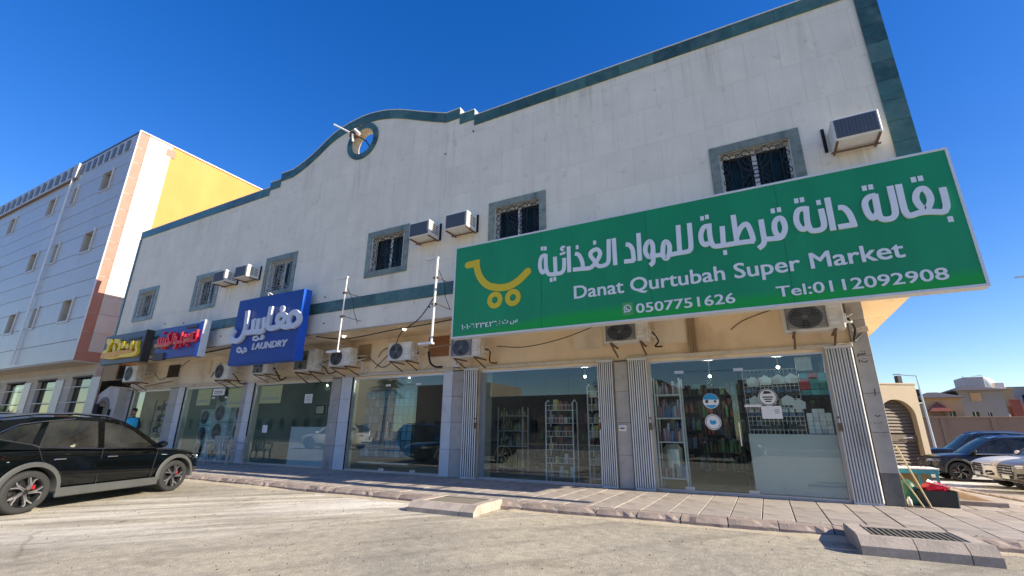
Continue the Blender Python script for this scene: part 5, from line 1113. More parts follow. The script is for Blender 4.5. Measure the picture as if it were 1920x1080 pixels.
# ================================================================ things in and behind the shop windows
def rack_group(): pass
mat('prod_a', (.26, .09, .07), .5, rnd=.5, var=.6, vs=12); mat('prod_b', (.10, .18, .32), .5, rnd=.5, var=.6, vs=12); mat('prod_c', (.5, .4, .14), .5, rnd=.4, var=.5, vs=12); mat('prod_d', (.5, .5, .47), .5, rnd=.35, var=.3, vs=14); mat('prod_e', (.09, .20, .09), .5, rnd=.5, var=.6, vs=14); mat('prod_f', (.34, .20, .27), .5, rnd=.4, var=.6, vs=14); mat('prod_g', (.03, .03, .035), .5, rnd=.4)
PR = ['prod_a', 'prod_b', 'prod_c', 'prod_d', 'prod_e', 'prod_f', 'prod_g']
pm = {}
def goods(parent, x0, x1, y, z, hmax, n, kinds=('box',), pal=PR, seed=1):
    r = random.Random(seed); w = (x1-x0)/n
    for i in range(n):
        x = x0+w*(i+.5); h = hmax*r.uniform(.55, 1); ww = w*r.uniform(.6, .92); kd = r.choice(kinds); p = r.choice(pal); key = (kd, p)
        if key not in pm:
            m = MB()
            if kd == 'box': m.box(-.5, -.5, 0, .5, .5, 1, .03)
            elif kd == 'bottle': m.lathe([(.0, 0), (.42, 0), (.45, .1), (.45, .6), (.18, .78), (.16, .95), (.2, 1.0), (.0, 1.0)], Matrix(), 12)
            else: m.add([(-.45, -.1, 0), (.45, -.1, 0), (.5, -.3, .45), (.4, -.1, .95), (-.4, -.1, .95), (-.5, -.3, .45), (-.45, .1, 0), (.45, .1, 0), (.5, .3, .45), (.4, .1, .95), (-.4, .1, .95), (-.5, .3, .45)], [(0, 1, 2, 5), (5, 2, 3, 4), (6, 11, 8, 7), (11, 10, 9, 8), (0, 5, 11, 6), (5, 4, 10, 11), (1, 7, 8, 2), (2, 8, 9, 3), (4, 3, 9, 10), (0, 6, 7, 1)])
            pm[key] = m.mesh({'box': 'carton', 'bottle': 'bottle', 'bag': 'packet'}[kd], p)
        o = link(pm[key].name, pm[key], parent); off = root_of(parent).location; o.location = (x-off[0], y-off[1]+r.uniform(-.02, .02), z-off[2]); o.scale = (ww, min(.22, ww*1.1), h)
def _sp(): pass
def shelf(name, label, cat, x0, x1, y0, y1, zs, zt, ncols, kinds, pal=PR, m_='alu_white', seed=1, group=None):
    t = thing(name, label, cat, (x0, y0, .112), group)
    m = MB()
    for x in (x0, x1):
        for y in (y0, y1): m.box(x-.015, y-.015, .112, x+.015, y+.015, zt)
    m.build('frame', m_, t)
    for i, z in enumerate(zs):
        MB().box(x0, y0, z-.012, x1, y1, z+.012).build('shelf_board', m_, t); nz = zs[i+1] if i+1 < len(zs) else zt
        if ncols: goods(t, x0+.03, x1-.03, y0+.09, z+.013, max(.12, min(.30, nz-z-.06)), ncols, kinds, pal, seed+i); goods(t, x0+.03, x1-.03, y0+.24, z+.013, max(.15, min(.42, nz-z-.06)), ncols, kinds, pal, seed+i+77)
    return t
shelf('display_shelf', 'narrow metal display shelf of toys and trinkets at the left of the seventh shop window', 'shelf', -2.02, -1.5, 10.42, 10.72, [.34, 1.04, 1.52, 2.0], 2.35, 10, ('box', 'bag'), ['prod_f', 'prod_b', 'prod_d', 'prod_a'], seed=3)
t = thing('tall_lamp_stand', 'clear curved plastic item standing on the floor under the toy shelf', 'stand', (-1.8, 10.8, .112)); m = MB(); m.box(-1.83, 10.6, .4, -1.79, 10.64, .95); m.lathe([(.2, 0), (.2, .5), (.12, .6)], Matrix.Translation((-1.8, 10.75, .4)), 16); m.build('stand', 'alu', t)
# wire grid with hanging pouches
t = thing('wire_grid', 'white wire grid hung with packs of masks and pouches behind the seventh shop window', 'display grid', (-.25, 10.42, 1.22))
m = MB()
for i in range(14): x = -.27+i*.0725; m.tube([(x, 10.42, 1.22), (x-.0, 10.42, 2.44)], .005, 4)
for i in range(16): z = 1.22+i*.0813; m.tube([(-.27, 10.42, z), (.68, 10.42, z)], .005, 4)
m.build('wires', 'white_paint', t)
pk = MB(); pk.prism([(-.1, 0), (.1, 0), (.11, .12), (.0, .19), (-.11, .12)], face(-.02), .03); mat('pouch_white', (.78, .78, .76), .5, rnd=.15); pk = pk.mesh('pouch', 'pouch_white')
def put(me, x, y, z, par, s=(1, 1, 1)):
    o = link(me.name, me, par); f_ = root_of(par).location; o.location = (x-f_[0], y-f_[1], z-f_[2]); o.scale = s
for i, (x, z) in enumerate([(-.1, 2.12), (.12, 2.14), (.35, 2.15), (.57, 2.16), (-.1, 1.75), (.45, 1.75), (.62, 1.68)]): put(pk, x, 10.39, z, t)
pb_ = MB().box(-.05, -.02, 0, .05, .01, .07, .006)
for j, z in enumerate((2.32, 2.0, 1.92, 1.62, 1.55, 1.32)):
    for i in range(8):
        mm = pb_.mesh('small_pack', random.choice(['prod_g', 'prod_d', 'prod_b', 'prod_g'])) if i == 0 else mm
        put(mm, -.2+i*.115, 10.4, z, t, (random.uniform(.6, 1.1), 1, random.uniform(.7, 1.2)))
t = thing('round_sticker', 'black and white round sticker in front of the wire grid', 'sticker', (.1, 10.27, 1.91), 'round stickers on the seventh shop window')
m = MB(); m.prism(circ(.12, 1.9, .16, 28), face(10.278), .004); m.build('disc', 'paper', t)
m = MB(); stroke(m, circ(.12, 1.9, .145, 20), .012, 10.2745, .003, closed=True); m.prism([(.04, 1.96), (.2, 1.97), (.16, 2.01), (.08, 2.02)], face(10.2745), .003)
for q, z in enumerate((1.9, 1.86, 1.82)): m.prism(rect(.03+.02*q, z-.01, .21-.02*q, z+.012), face(10.2745), .003)
m.build('print', 'ink', t)
mat('sticker_blue', (.03, .33, .60), .4)
for i, (z, lb) in enumerate(((1.85, 'upper round blue and white sticker on the glass door of the seventh shop'), (1.44, 'lower round white sticker with a blue bird on the seventh shop door'))):
    t = thing('round_sticker', lb, 'sticker', (-.9, 10.27, z), 'round stickers on the seventh shop window'); cx = -.9
    m = MB(); m.prism(circ(cx, z, .15, 28), face(10.278), .004); m.build('disc', 'paper', t); m = MB()
    if i == 0:
        m.prism([(cx+.145*cos(a), z+.145*sin(a)) for a in [pi*.04+q*pi*.92/10 for q in range(11)]]+[(cx-.12, z+.03), (cx+.12, z+.02)], face(10.2745), .003); m.prism([(cx+.13*cos(a), z+.14*sin(a)) for a in [-pi*.2-q*pi*.6/8 for q in range(9)]], face(10.2744), .003); m.build('print', 'sticker_blue', t)
        m = MB(); m.prism(rect(cx-.1, z-.04, cx-.05, z+.02), face(10.2735), .003); m.prism(rect(cx+.06, z-.03, cx+.1, z+.01), face(10.2735), .003); m.build('figure', 'ink', t)
    else:
        m.prism([(cx-.06, z-.02), (cx-.02, z-.05), (cx+.04, z-.04), (cx+.06, z+.0), (cx+.03, z+.04), (cx-.01, z+.02), (cx-.05, z+.05)], face(10.2745), .003); m.build('print', 'sticker_blue', t)
        m = MB(); stroke(m, circ(cx, z, .13, 20), .008, 10.2745, .003, closed=True); m.build('rim_line', 'ink', t)
t = thing('paper_notice', 'white notice sheet taped to the wire grid of the seventh shop', 'notice', (0, 10.27, 1.52)); m = MB(); m.prism(rect(-.02, 1.5, .32, 1.735), face(10.276), .003); m.build('sheet', 'paper', t)
m = MB(); [m.prism(rect(.2, 1.66-.03*i, .28, 1.668-.03*i), face(10.2735), .002) for i in range(3)]; m.build('print', 'ink', t)
t = thing('door_notice', 'small white push notice beside the glass door of the seventh shop', 'notice', (-.4, 10.27, 1.7)); m = MB(); m.prism(rect(-.3, 1.72, .0, 1.765), face(10.276), .003); m.build('sheet', 'paper', t)
t = thing('frosted_panel', 'pale frosted panel closing the lower right half of the seventh shop window', 'panel', (.4, 10.36, .15)); mat('frost', (.60, .585, .555), .35, var=.06, vs=1.2, spec=.5, coat=.5); MB().box(-.3, 10.36, .17, 1.12, 10.38, 1.2).build('sheet', 'frost', t); MB().box(-.3, 10.35, 1.2, 1.12, 10.40, 1.225).build('top_rail', 'alu', t)
t = thing('carton_stack', 'stack of pale cartons right of the wire grid in the seventh shop', 'cartons', (.9, 10.6, 1.22)); bx = MB().box(0, 0, 0, .092, .14, .072, .004).mesh('carton', 'pouch_white')
for j in range(6):
    for i in range(4):
        if j == 5 and i in (0, 3): continue
        put(bx, .72+i*.098, 10.45+random.uniform(-.01, .01), 1.235+j*.075, t)
mat('teal_carton', (.10, .42, .42), .5, rnd=.35); mat('redt', (.5, .05, .06), .5, rnd=.3)
t = thing('tissue_boxes', 'teal and red cartons stacked high at the right of the seventh shop window', 'cartons', (.9, 10.6, 1.9))
for j in range(4):
    for i in range(3):
        o = MB().box(0, 0, 0, .15, .12, .1, .005).mesh('carton', random.choice(['teal_carton', 'teal_carton', 'redt'])); put(o, .70+i*.155, 10.45, 1.93+j*.105, t)
MB().box(.68, 10.42, 1.9, 1.15, 10.7, 1.925).build('ledge', 'dark', t)
for j, z in enumerate((2.4,)): put(MB().box(0, 0, 0, .27, .1, .26, .005).mesh('carton', 'prod_d'), .68, 10.5, z, t)
# sixth shop
shelf('bottle_shelf', 'white gondola shelf of green and yellow bottles deep in the sixth shop', 'shelf', -6.9, -6.1, 12.2, 12.55, [.25, .82, 1.24, 1.66], 1.9, 9, ('bottle',), ['prod_e', 'prod_c', 'prod_d', 'prod_e'], seed=9)
shelf('back_shelf', 'dim shelf of groceries along the back of the sixth shop', 'shelf', -6.4, -3.4, 13.6, 13.9, [.5, 1.0, 1.5], 2.0, 22, ('bottle', 'box'), ['prod_g', 'prod_e', 'prod_a', 'prod_g', 'prod_g'], m_='gate_dark', seed=12)
shelf('back_shelf', 'crowded grocery shelf along the back of the seventh shop', 'shelf', -2.3, 1.2, 13.4, 13.8, [.4, .85, 1.3, 1.75, 2.2], 2.6, 26, ('bottle', 'box', 'bag'), ['prod_a', 'prod_g', 'prod_g', 'prod_e', 'prod_b', 'prod_g'], m_='gate_dark', seed=61)
shelf('side_shelf', 'shelf of dark bottles behind the glass door of the seventh shop', 'shelf', -1.35, -.5, 12.3, 12.7, [.4, .8, 1.2, 1.6], 2.0, 9, ('bottle', 'box'), ['prod_g', 'prod_g', 'prod_e', 'prod_a'], m_='gate_dark', seed=71)
def wire_rack(name, label, x0, x1, y0, y1, zt, seed):
    t = thing(name, label, 'rack', (x0, y0, .112), 'wire racks in the sixth shop'); m = MB()
    for x in (x0, x1):
        m.tube([(x, y0, .112), (x, y0, zt), (x, (y0+y1)/2, zt+.06), (x, y1, zt), (x, y1, .112)], .016, 6)
    m.build('frame', 'white_paint', t); n = int((zt-.2)/.27)
    for i in range(n):
        z = .22+.3*i
        if z > zt-.1: break
        m = MB()
        for k in range(9): x = x0+(x1-x0)*k/8; m.tube([(x, y0, z+.12), (x, y0, z), (x, y1, z)], .004, 4)
        m.tube([(x0, y0, z+.12), (x1, y0, z+.12)], .006, 4); m.tube([(x0, y0, z), (x1, y0, z)], .006, 4); m.build('basket', 'white_paint', t)
        goods(t, x0+.03, x1-.03, y0+.12, z+.01, .25, 5, ('bag', 'box'), ['prod_d', 'prod_g', 'prod_a', 'prod_g', 'prod_d', 'prod_c'], seed+i)
wire_rack('wire_rack', 'white wire rack of snack packets in the middle of the sixth shop window', -4.67, -3.98, 10.6, 10.9, 1.9, 30)
wire_rack('wire_rack', 'tall narrow wire rack of bright packets at the right edge of the sixth shop', -3.6, -3.25, 10.6, 10.9, 2.25, 50)
for x, y, z, lb in ((-3.95, 11.5, 2.6, 'lit ceiling lamp of the sixth shop'), (.42, 11.6, 2.62, 'lit ceiling lamp over the wire grid of the seventh shop'), (-1.0, 11.9, 2.52, 'lit ceiling lamp over the glass door of the seventh shop'), (-2.35, 11.4, 2.36, 'lit lamp at the left edge of the seventh shop')):
    t = thing('ceiling_lamp', lb, 'lamp', (x, y, z), 'lit lamps in the shops'); m = MB(); m.sphere((x, y, z), .038, 10, 7, sc=(1, 1, .9)); m.build('bulb', 'bulb', t); MB().cyl((x, y, z+.04), (x, y, 3.2), .012, 6).build('rod', 'alu', t)
    L_ = bpy.data.lights.new('lamp_light', 'POINT'); L_.energy = 5; L_.shadow_soft_size = .08; L_.color = (1, .93, .8); lo = bpy.data.objects.new('lamp_light', L_); COL.objects.link(lo); lo.parent = t; lo.location = (0, 0, -.12)
for x, y, z, w_, lb in ((-22.2, 11.6, 2.6, 5, 'ceiling lamp added to light the second shop'), (-18.1, 11.9, 2.75, 9, 'ceiling lamp added to light the third shop'), (-13.8, 11.8, 2.75, 3, 'ceiling lamp added to light the fourth shop'), (-9.6, 11.3, 2.8, 8, 'ceiling lamp added to light the fifth shop')):  # lamps added in the left shops so that their interiors show
    t = thing('ceiling_lamp', lb, 'lamp', (x, y, z), 'lit lamps in the shops'); m = MB(); m.sphere((x, y, z), .03, 10, 7); m.build('bulb', 'bulb', t); MB().cyl((x, y, z+.04), (x, y, 3.2), .012, 6).build('rod', 'alu', t)
    L_ = bpy.data.lights.new('lamp_light', 'POINT'); L_.energy = w_; L_.shadow_soft_size = .1; L_.color = (.93, 1, .95); lo = bpy.data.objects.new('lamp_light', L_); COL.objects.link(lo); lo.parent = t; lo.location = (0, 0, -.1)
for x0, x1, y, m_ in ((-20.34, -15.96, 12.6, 'room_teal'), (-15.84, -13.3, 12.8, 'room_teal'), (-13.3, -11.46, 13.6, 'room_dark')): MB().box(x0, y, .11, x1, y+.08, 3.2).build('inner_wall', m_, SB)  # back walls added nearer to brighten the shops; the dark one stands for shade
# white counter boards, fifth to third shop
t = thing('display_wall', 'leaning blue display wall of patterned sheets in the fifth shop', 'display board', (-9.8, 10.7, .4))
mat('sheet_blue', (.07, .24, .32), .45, rnd=.45, var=.4, vs=9); mat('sheet_navy', (.03, .10, .17), .5)
MB().add([(-10.75, 10.62, .42), (-8.8, 10.62, .5), (-8.8, 10.7, 2.35), (-10.6, 10.7, 2.45), (-10.75, 10.68, .42), (-8.8, 10.68, .5), (-8.8, 10.76, 2.35), (-10.6, 10.76, 2.45)], [(0, 1, 2, 3), (4, 7, 6, 5), (0, 4, 5, 1), (1, 5, 6, 2), (2, 6, 7, 3), (3, 7, 4, 0)]).build('backing', 'sheet_navy', t)
sh_ = MB().box(0, 0, 0, .17, .012, .21, .003).mesh('pattern_sheet', 'sheet_blue')
for j in range(8):
    for i in range(10): put(sh_, -10.68+i*.19, 10.60+.0095*j, .5+j*.232, t)
MB().box(-10.7, 10.55, .3, -8.8, 10.75, .35).build('foot_rail', 'alu', t)
MB().tube([(-9.95, 10.2, .95), (-9.9, 10.15, 1.05), (-9.9, 10.15, 1.2)], .02, 6).build('pull_handle', 'chrome', t)
shelf('dark_shelf', 'dark shelf in the unlit right half of the fifth shop', 'shelf', -8.6, -7.7, 12.4, 12.7, [.6, 1.1, 1.6], 2.0, 7, ('bottle',), ['prod_g', 'prod_e', 'prod_b'], m_='gate_dark', seed=21)
t = thing('white_counter', 'long white counter board behind the glass of the fourth shop', 'counter', (-13.0, 10.9, .112)); MB().box(-14.1, 10.8, .115, -11.78, 10.84, 1.27).box(-14.1, 10.78, 1.27, -11.78, 11.2, 1.30).build('board', 'white_paint', t)
t = thing('wall_frames', 'two dark picture frames on the back wall of the fourth shop', 'picture', (-13.6, 11.6, 1.7))
for x in (-14.0, -13.4): MB().box(x, 11.6, 1.72, x+.45, 11.63, 2.05).box(x+.04, 11.59, 1.76, x+.41, 11.6, 2.01, mi=1).build('picture_frame', ['dark', 'alu'], t)
t = thing('opening_hours_notice', 'white notice sheet on the right pane of the fourth shop', 'notice', (-12.9, 10.27, 2.1)); m = MB(); m.prism(rect(-12.98, 2.02, -12.62, 2.3), face(10.274), .003); m.build('sheet', 'paper', t); m = MB(); [m.prism(rect(-12.92, 2.23-.05*i, -12.68, 2.24-.05*i), face(10.2715), .002) for i in range(4)]; m.build('print', 'ink', t)
t = thing('door_notice', 'small white notice on the left pane of the fourth shop', 'notice', (-14.7, 10.27, 1.2)); m = MB(); m.prism(rect(-14.85, 1.1, -14.6, 1.34), face(10.274), .003); m.build('sheet', 'paper', t)
mat('poster_reflection_yellow', (.85, .72, .36), .6, var=.1, vs=5)
for x0, x1, z0, z1, lb in ((-19.1, -18.22, 2.04, 2.64, 'plain yellow poster left of the door of the third shop'), (-17.15, -16.27, 1.94, 2.64, 'plain yellow poster right of the door of the third shop'), (-15.3, -14.2, 2.05, 2.64, 'yellow sheet for a reflected building, left pane of the fourth shop')):  # the fourth-shop sheet paints in a reflection of a sunlit yellow building
    t = thing('poster_and_reflection', lb, 'poster', (x0, 10.3, z0), 'yellow posters in the shop windows'); m = MB(); m.prism(rect(x0, z0, x1, z1), face(10.31), .004); m.build('sheet', 'poster_reflection_yellow', t); m = MB(); m.prism(rect(x0+.1, z0+.12, x1-.1, z0+.2), face(10.306), .003); m.build('band', 'sheet_navy' if False else 'trim', t)
t = thing('door_sign', 'pale lettering board over the open door of the third shop', 'sign', (-17.6, 10.2, 2.4)); MB().box(-17.95, 10.2, 2.38, -17.25, 10.23, 2.62, .004).build('board', 'paper', t); m = MB(); [m.prism(rect(-17.85, 2.45+.06*i, -17.35, 2.47+.06*i), face(10.196), .003) for i in range(2)]; m.build('print', 'ink', t)
# second-hand air conditioner units stacked in the third shop
mat('teal_case', (.44, .58, .55), .45, var=.1, vs=3)
k = 0
for cx, y, sz, n_, w in ((-19.35, 10.7, .6, 3, 1.0), (-18.35, 10.62, .66, 4, 1.2), (-17.2, 10.7, .66, 3, 1.05)):
    for j in range(n_):
        o = dup(u0); o.location = (cx, y, .13+j*sz*1.0); o.scale = (w, 1, sz/.575); o['group'] = 'outdoor units stacked in the third shop'
        o['label'] = 'stacked unit in the third shop, %s stack, %s' % (['left', 'middle', 'right'][k], ['at the bottom', 'second from below', 'third from below', 'at the top'][j] if n_ == 4 else ['at the bottom', 'in the middle', 'on top'][j])
        for ch in list(o.children):
            if ch.name.startswith('bracket'): bpy.data.objects.remove(ch); continue
            if ch.name.startswith('casing'): ch.data = ch.data.copy(); ch.data.materials[0] = MATS['teal_case']
    k += 1
# shiny clutter in the second shop: mannequin of green plant-like goods
shelf('green_goods_shelf', 'shelf crowded with green and white goods in the second shop', 'shelf', -23.2, -21.0, 10.9, 11.2, [.6, 1.05, 1.5, 1.95], 2.4, 9, ('bag', 'bottle'), ['prod_e', 'prod_d', 'prod_e', 'prod_g'], m_='gate_dark', seed=40)
# plastic chairs on the pavement
def chair():
    t = thing('plastic_chair', '', 'chair'); m = MB()
    m.add([(-.24, -.22, .42), (.24, -.22, .42), (.22, .22, .40), (-.22, .22, .40), (-.24, -.22, .44), (.24, -.22, .44), (.22, .22, .42), (-.22, .22, .42)], [(0, 3, 2, 1), (4, 5, 6, 7), (0, 1, 5, 4), (1, 2, 6, 5), (2, 3, 7, 6), (3, 0, 4, 7)]); piece('seat', m, 'plain_white', t)
    m = MB()
    for i in range(5): x = -.18+.09*i; m.box(x-.022, .2, .44, x+.022, .225, .80)
    m.box(-.24, .2, .80, .24, .23, .86, .01); piece('backrest', m, 'plain_white', t)
    for x, y in ((-.22, -.2), (.22, -.2), (-.22, .2), (.22, .2)): m = MB(); m.tube([(x*1.12, y*1.12, 0), (x, y, .42)], [.016, .024], 6); piece('leg', m, 'plain_white', t)
    for s in (-1, 1): m = MB(); m.tube([(s*.25, -.2, .42), (s*.27, -.2, .62), (s*.27, .18, .66)], .02, 6); piece('armrest', m, 'plain_white', t)
    return t
mat('chair_grey', (.42, .42, .40), .5, var=.15)
c0 = chair(); [setattr(ch.data.materials, '__dummy__', 0) if False else ch.data.materials.__setitem__(0, MATS['chair_grey']) for ch in c0.children]; c0.location = (-16.45, 9.85, .115); c0.rotation_euler = (0, 0, R(35)); c0['label'] = 'white plastic armchair left of the pier by the fourth shop, nearer the third shop'; c0['group'] = 'plastic chairs by the fourth shop'
c1 = dup(c0, (-15.4, 9.85, .115), 'white plastic armchair right of the pier, in front of the fourth shop', rz=R(-30))
# ================================================================ right corner clutter
t = thing('turquoise_cart', 'small turquoise metal cart with a glass top at the building corner', 'cart', (2.2, 11.0, .11)); mat('turquoise', (.05, .28, .36), .45, var=.2, vs=8)
m = MB()
for x in (1.72, 2.50):
    for y in (10.95, 11.4): m.box(x, y, .17, x+.035, y+.035, .62)
m.box(1.70, 10.94, .59, 2.55, 11.45, .66, .006); m.box(2.26, 10.95, .4, 2.29, 10.985, .6); m.build('frame', 'turquoise', t)
MB().box(1.70, 10.93, .662, 2.56, 11.46, .685, .004).build('top', 'paper', t); MB().box(1.76, 11.38, .2, 2.5, 11.39, .58).build('back_panel', 'ply', t)
m = MB()
for x in (2.0, 2.15, 2.35): m.tube([(x, 11.1, .70), (x+.04, 11.1, .73), (x+.08, 11.1, .70)], .01, 5)
m.build('tools', 'dark', t)
t = thing('red_bag', 'crumpled red and white plastic bag lying on the black tub', 'bag', (2.35, 10.62, .35)); m = MB(); r5 = random.Random(4)
v = []; NN = 12
for i in range(7):
    for j in range(NN): a = 2*pi*j/NN; q = sin(pi*(i+.3)/7.0)*(.9+.25*r5.random()); v.append((2.36+.2*q*cos(a), 10.6+.14*q*sin(a), .30+.028*i+.02*r5.random()))
m.add(v, [(i*NN+j, i*NN+(j+1) % NN, (i+1)*NN+(j+1) % NN, (i+1)*NN+j) for i in range(6) for j in range(NN)]+[tuple(range(6*NN, 7*NN))]); m.build('bag', 'red_plastic', t)
m = MB(); m.add([(2.25, 10.5, .50), (2.5, 10.48, .44), (2.53, 10.52, .38), (2.3, 10.6, .53)], [(0, 1, 2, 3)]); m.build('bag_fold', 'letter_white', t)
t = thing('black_tub', 'low black plastic tub on the pavement beside the corner pier', 'tub', (2.4, 10.6, .115)); mat('tub_black', (.035, .037, .036), .55, var=.2, vs=8)
v = []
for z, s in ((.116, .93), (.36, 1.0), (.36, .96), (.14, .9)):
    for x, y in ((-.24, -.16), (.24, -.16), (.27, -.1), (.27, .1), (.24, .16), (-.24, .16), (-.27, .1), (-.27, -.1)): v.append((2.36+x*s, 10.62+y*s, z))
m = MB(); m.add(v, [(i*8+j, i*8+(j+1) % 8, (i+1)*8+(j+1) % 8, (i+1)*8+j) for i in range(3) for j in range(8)]+[tuple(range(8))[::-1], tuple(range(24, 32))]); m.build('tub', 'tub_black', t)
t = thing('green_sack', 'dark green sack slumped between the corner pier and the black tub', 'sack', (2.0, 10.6, .115)); mat('sack_green', (.02, .11, .06), .5, var=.5, vs=9, bump=.8, bs=15)
v = []
for i in range(8):
    for j in range(14): a = 2*pi*j/14; q = (1.0, 1.08, 1.05, .98, .9, .8, .6, .2)[i]*(.92+.16*r5.random()); v.append((2.0+.15*q*cos(a), 10.62+.14*q*sin(a), .116+.055*i+.015*r5.random()*(i > 0)))
m = MB(); m.add(v, [(i*14+j, i*14+(j+1) % 14, (i+1)*14+(j+1) % 14, (i+1)*14+j) for i in range(7) for j in range(14)]+[tuple(range(14))[::-1], tuple(range(98, 112))]); m.build('sack', 'sack_green', t, True)
t = thing('white_bottle', 'small white bottle lying at the foot of the green sack', 'bottle', (1.93, 10.42, .12)); m = MB(); m.lathe([(.0, 0), (.035, 0), (.035, .09), (.015, .12), (.015, .14), (0, .14)], Matrix.Translation((1.95, 10.4, .115)), 10); m.build('bottle', 'plain_white', t, True)
mat('broom_wood', (.55, .47, .25), .6, var=.15)
for a, b, lb in (((1.93, 10.34, 1.05), (2.20, 10.3, .115), 'longer of two pale broomsticks leaning on the corner pier'), ((1.885, 10.33, .64), (2.10, 10.28, .115), 'shorter of two pale broomsticks leaning on the corner pier')):
    t = thing('broomstick', lb, 'broomstick', b, 'broomsticks at the corner pier'); MB().tube([a, b], .013, 7).build('stick', 'broom_wood', t)
# ================================================================ kiosk wall with slatted gate
mat('kiosk_plaster', (.52, .42, .29), .85, var=.08, vs=1.5, bump=.2); mat('gate_brown', (.17, .125, .085), .6, var=.15, vs=6)
KY = 28.0; KX = 6.42; gx0, gx1 = 4.75, 6.18; gc = (gx0+gx1)/2
def arch(x0, x1, z0, zs, rise, n=14): return [(x0, z0), (x1, z0)]+[((x0+x1)/2+(x1-x0)/2*cos(pi*i/n), zs+rise*sin(pi*i/n)) for i in range(n+1)]
t = thing('arched_gateway', 'sand coloured wall end with an arched brown slatted gate beyond the corner pier', 'gateway', (KX, KY, -.4), rz=R(27)); t.scale = (1.12, 1, 1)
m = MB(); m.add(*plate([(3.2, -.45), (gx0, -.45)]+[(gx0, 2.1)]+[(gc+(gx1-gx0)/2*cos(pi-pi*i/14), 2.1+.75*sin(pi*i/14)) for i in range(1, 14)]+[(gx1, 2.1), (gx1, -.45), (KX, -.45), (KX, 3.52), (3.2, 3.52)], [], KY, .45)); m.build('wall', 'kiosk_plaster', t)
MB().box(3.2, KY-.03, 3.52, KX+.03, KY+.48, 3.6, .01).build('coping', 'kiosk_plaster', t); MB().box(5.85, KY+.1, 3.6, 6.05, KY+.3, 3.95, .02).build('cap_lamp', 'gate_dark', t)
go = MB().box(gx0, KY+.3, -.4, gx1, KY+.33, 2.9).build('gate_leaf', 'gate_dark', t)
for i in range(22):
    z = -.36+.145*i; hw = (gx1-gx0)/2
    if z+.12 > 2.1: q = (z+.06-2.1)/.75; hw *= math.sqrt(max(0, 1-min(1, q*q)))
    if 1.0 < z < 1.3: continue
    if hw > .12: m = MB(); m.add([(gc-hw, KY+.24, z), (gc+hw, KY+.24, z), (gc+hw, KY+.3, z+.12), (gc-hw, KY+.3, z+.12), (gc-hw, KY+.28, z), (gc+hw, KY+.28, z)], [(0, 1, 2, 3), (0, 4, 5, 1)]); m.build('gate_slat', 'gate_brown', go)
MB().box(gx0+.02, KY+.22, 1.0, gx1-.02, KY+.29, 1.3).build('gate_rail', 'gate_brown', go); MB().cyl((5.55, KY+.15, 1.15), (5.95, KY+.15, 1.17), .02, 6).build('bolt', 'chrome', go)
# ================================================================ street lamp and far villas
t = thing('street_lamp', 'tall grey street lamp with a long arm behind the arched gateway', 'street lamp', (12.8, 55, -.4)); m = MB(); m.tube([(13.0, 55, -.4), (12.9, 55, 6.6)], [.1, .06], 8); m.build('post', 'alu', t); m = MB(); m.tube([(12.9, 55, 6.55), (11.6, 55, 6.72)], .04, 6); m.build('arm', 'alu', t); MB().box(11.2, 54.9, 6.7, 11.8, 55.1, 6.8, .02).build('lamp_head', 'alu', t)
t = thing('street_lamp', 'thin street lamp arm reaching in at the right edge of the sky', 'street lamp', (26, 45, -.4)); m = MB(); m.tube([(19.9, 45, -.4), (19.6, 45, 12.0)], [.12, .07], 8); m.build('post', 'alu', t); m = MB(); m.tube([(19.6, 45, 12.0), (18.2, 45, 12.35)], .05, 6); m.build('arm', 'alu', t); MB().box(17.5, 44.9, 12.32, 18.3, 45.1, 12.42, .02).build('lamp_head', 'alu', t)
mat('villa_brown', (.30, .19, .125), .85, var=.1, vs=.5); mat('villa_orange', (.52, .33, .17), .85, var=.08, vs=.6); mat('villa_grey', (.30, .285, .25), .85, var=.08, vs=.5); mat('villa_pale', (.50, .45, .40), .85, var=.07, vs=.5); mat('roof_dark', (.08, .065, .06), .7, var=.2); mat('tile_red', (.26, .075, .05), .7, var=.2, vs=4)
def sc_(x, z, Y0, Y): k = Y/Y0; return x*k, 1.2+(z-1.2)*k
def villa(name, label, x0, x1, Y, z1, d, m_, wins=(), extra=None):
    t = thing(name, label, 'house', ((x0+x1)/2, Y, -.5), 'villas beyond the side street')
    hs3 = [rect(a, b, a+w, b+h) for a, b, w, h in wins]
    m = MB(); m.add(*plate(rect(x0, -.6, x1, z1), hs3, Y, .3)); m.box(x0, Y+.31, -.6, x1, Y+d, z1-.3); m.build('wall', m_, t)
    MB().box(x0-.12, Y-.12, z1, x1+.12, Y+.5, z1+.18, .02).build('parapet_cap', m_, t)
    for a, b, w, h in wins:
        f = MB().box(a-.06, Y-.05, b-.1, a+w+.06, Y-.002, b).build('window', 'plain_white' if m_ != 'villa_brown' else 'villa_brown', t); MB().box(a, Y+.18, b, a+w, Y+.2, b+h).build('pane', 'villa_glass', f); MB().box(a+w/2-.03, Y+.14, b, a+w/2+.03, Y+.17, b+h).build('mullion', 'alu_white', f)
    return t
x0, z0 = sc_(7.1, 0, 32, 60); 
t = thing('perimeter_wall', 'long brown perimeter wall across the side street', 'wall', (20, 60, -.5)); mb = MB(); mb.box(13.5, 60, -.6, 60, 60.3, 2.95); mb.build('wall', 'villa_brown', t); MB().box(13.4, 59.9, 2.95, 60, 60.4, 3.1, .02).build('coping', 'villa_brown', t)
for i in range(8): MB().box(15+3.6*i, 59.88, -.5, 15.35+3.6*i, 60, 2.95).build('pillar', 'villa_brown', t)
MB().box(24.3, 59.9, 1.25, 26.0, 59.99, 1.6).build('wall_plate', 'dark', t)
v1 = villa('orange_villa', 'brown and orange villa with a small red tiled porch roof', 14.6, 17.5, 62, 4.85, 8, 'villa_orange', [(16.4, 2.4, .45, 1.3)])
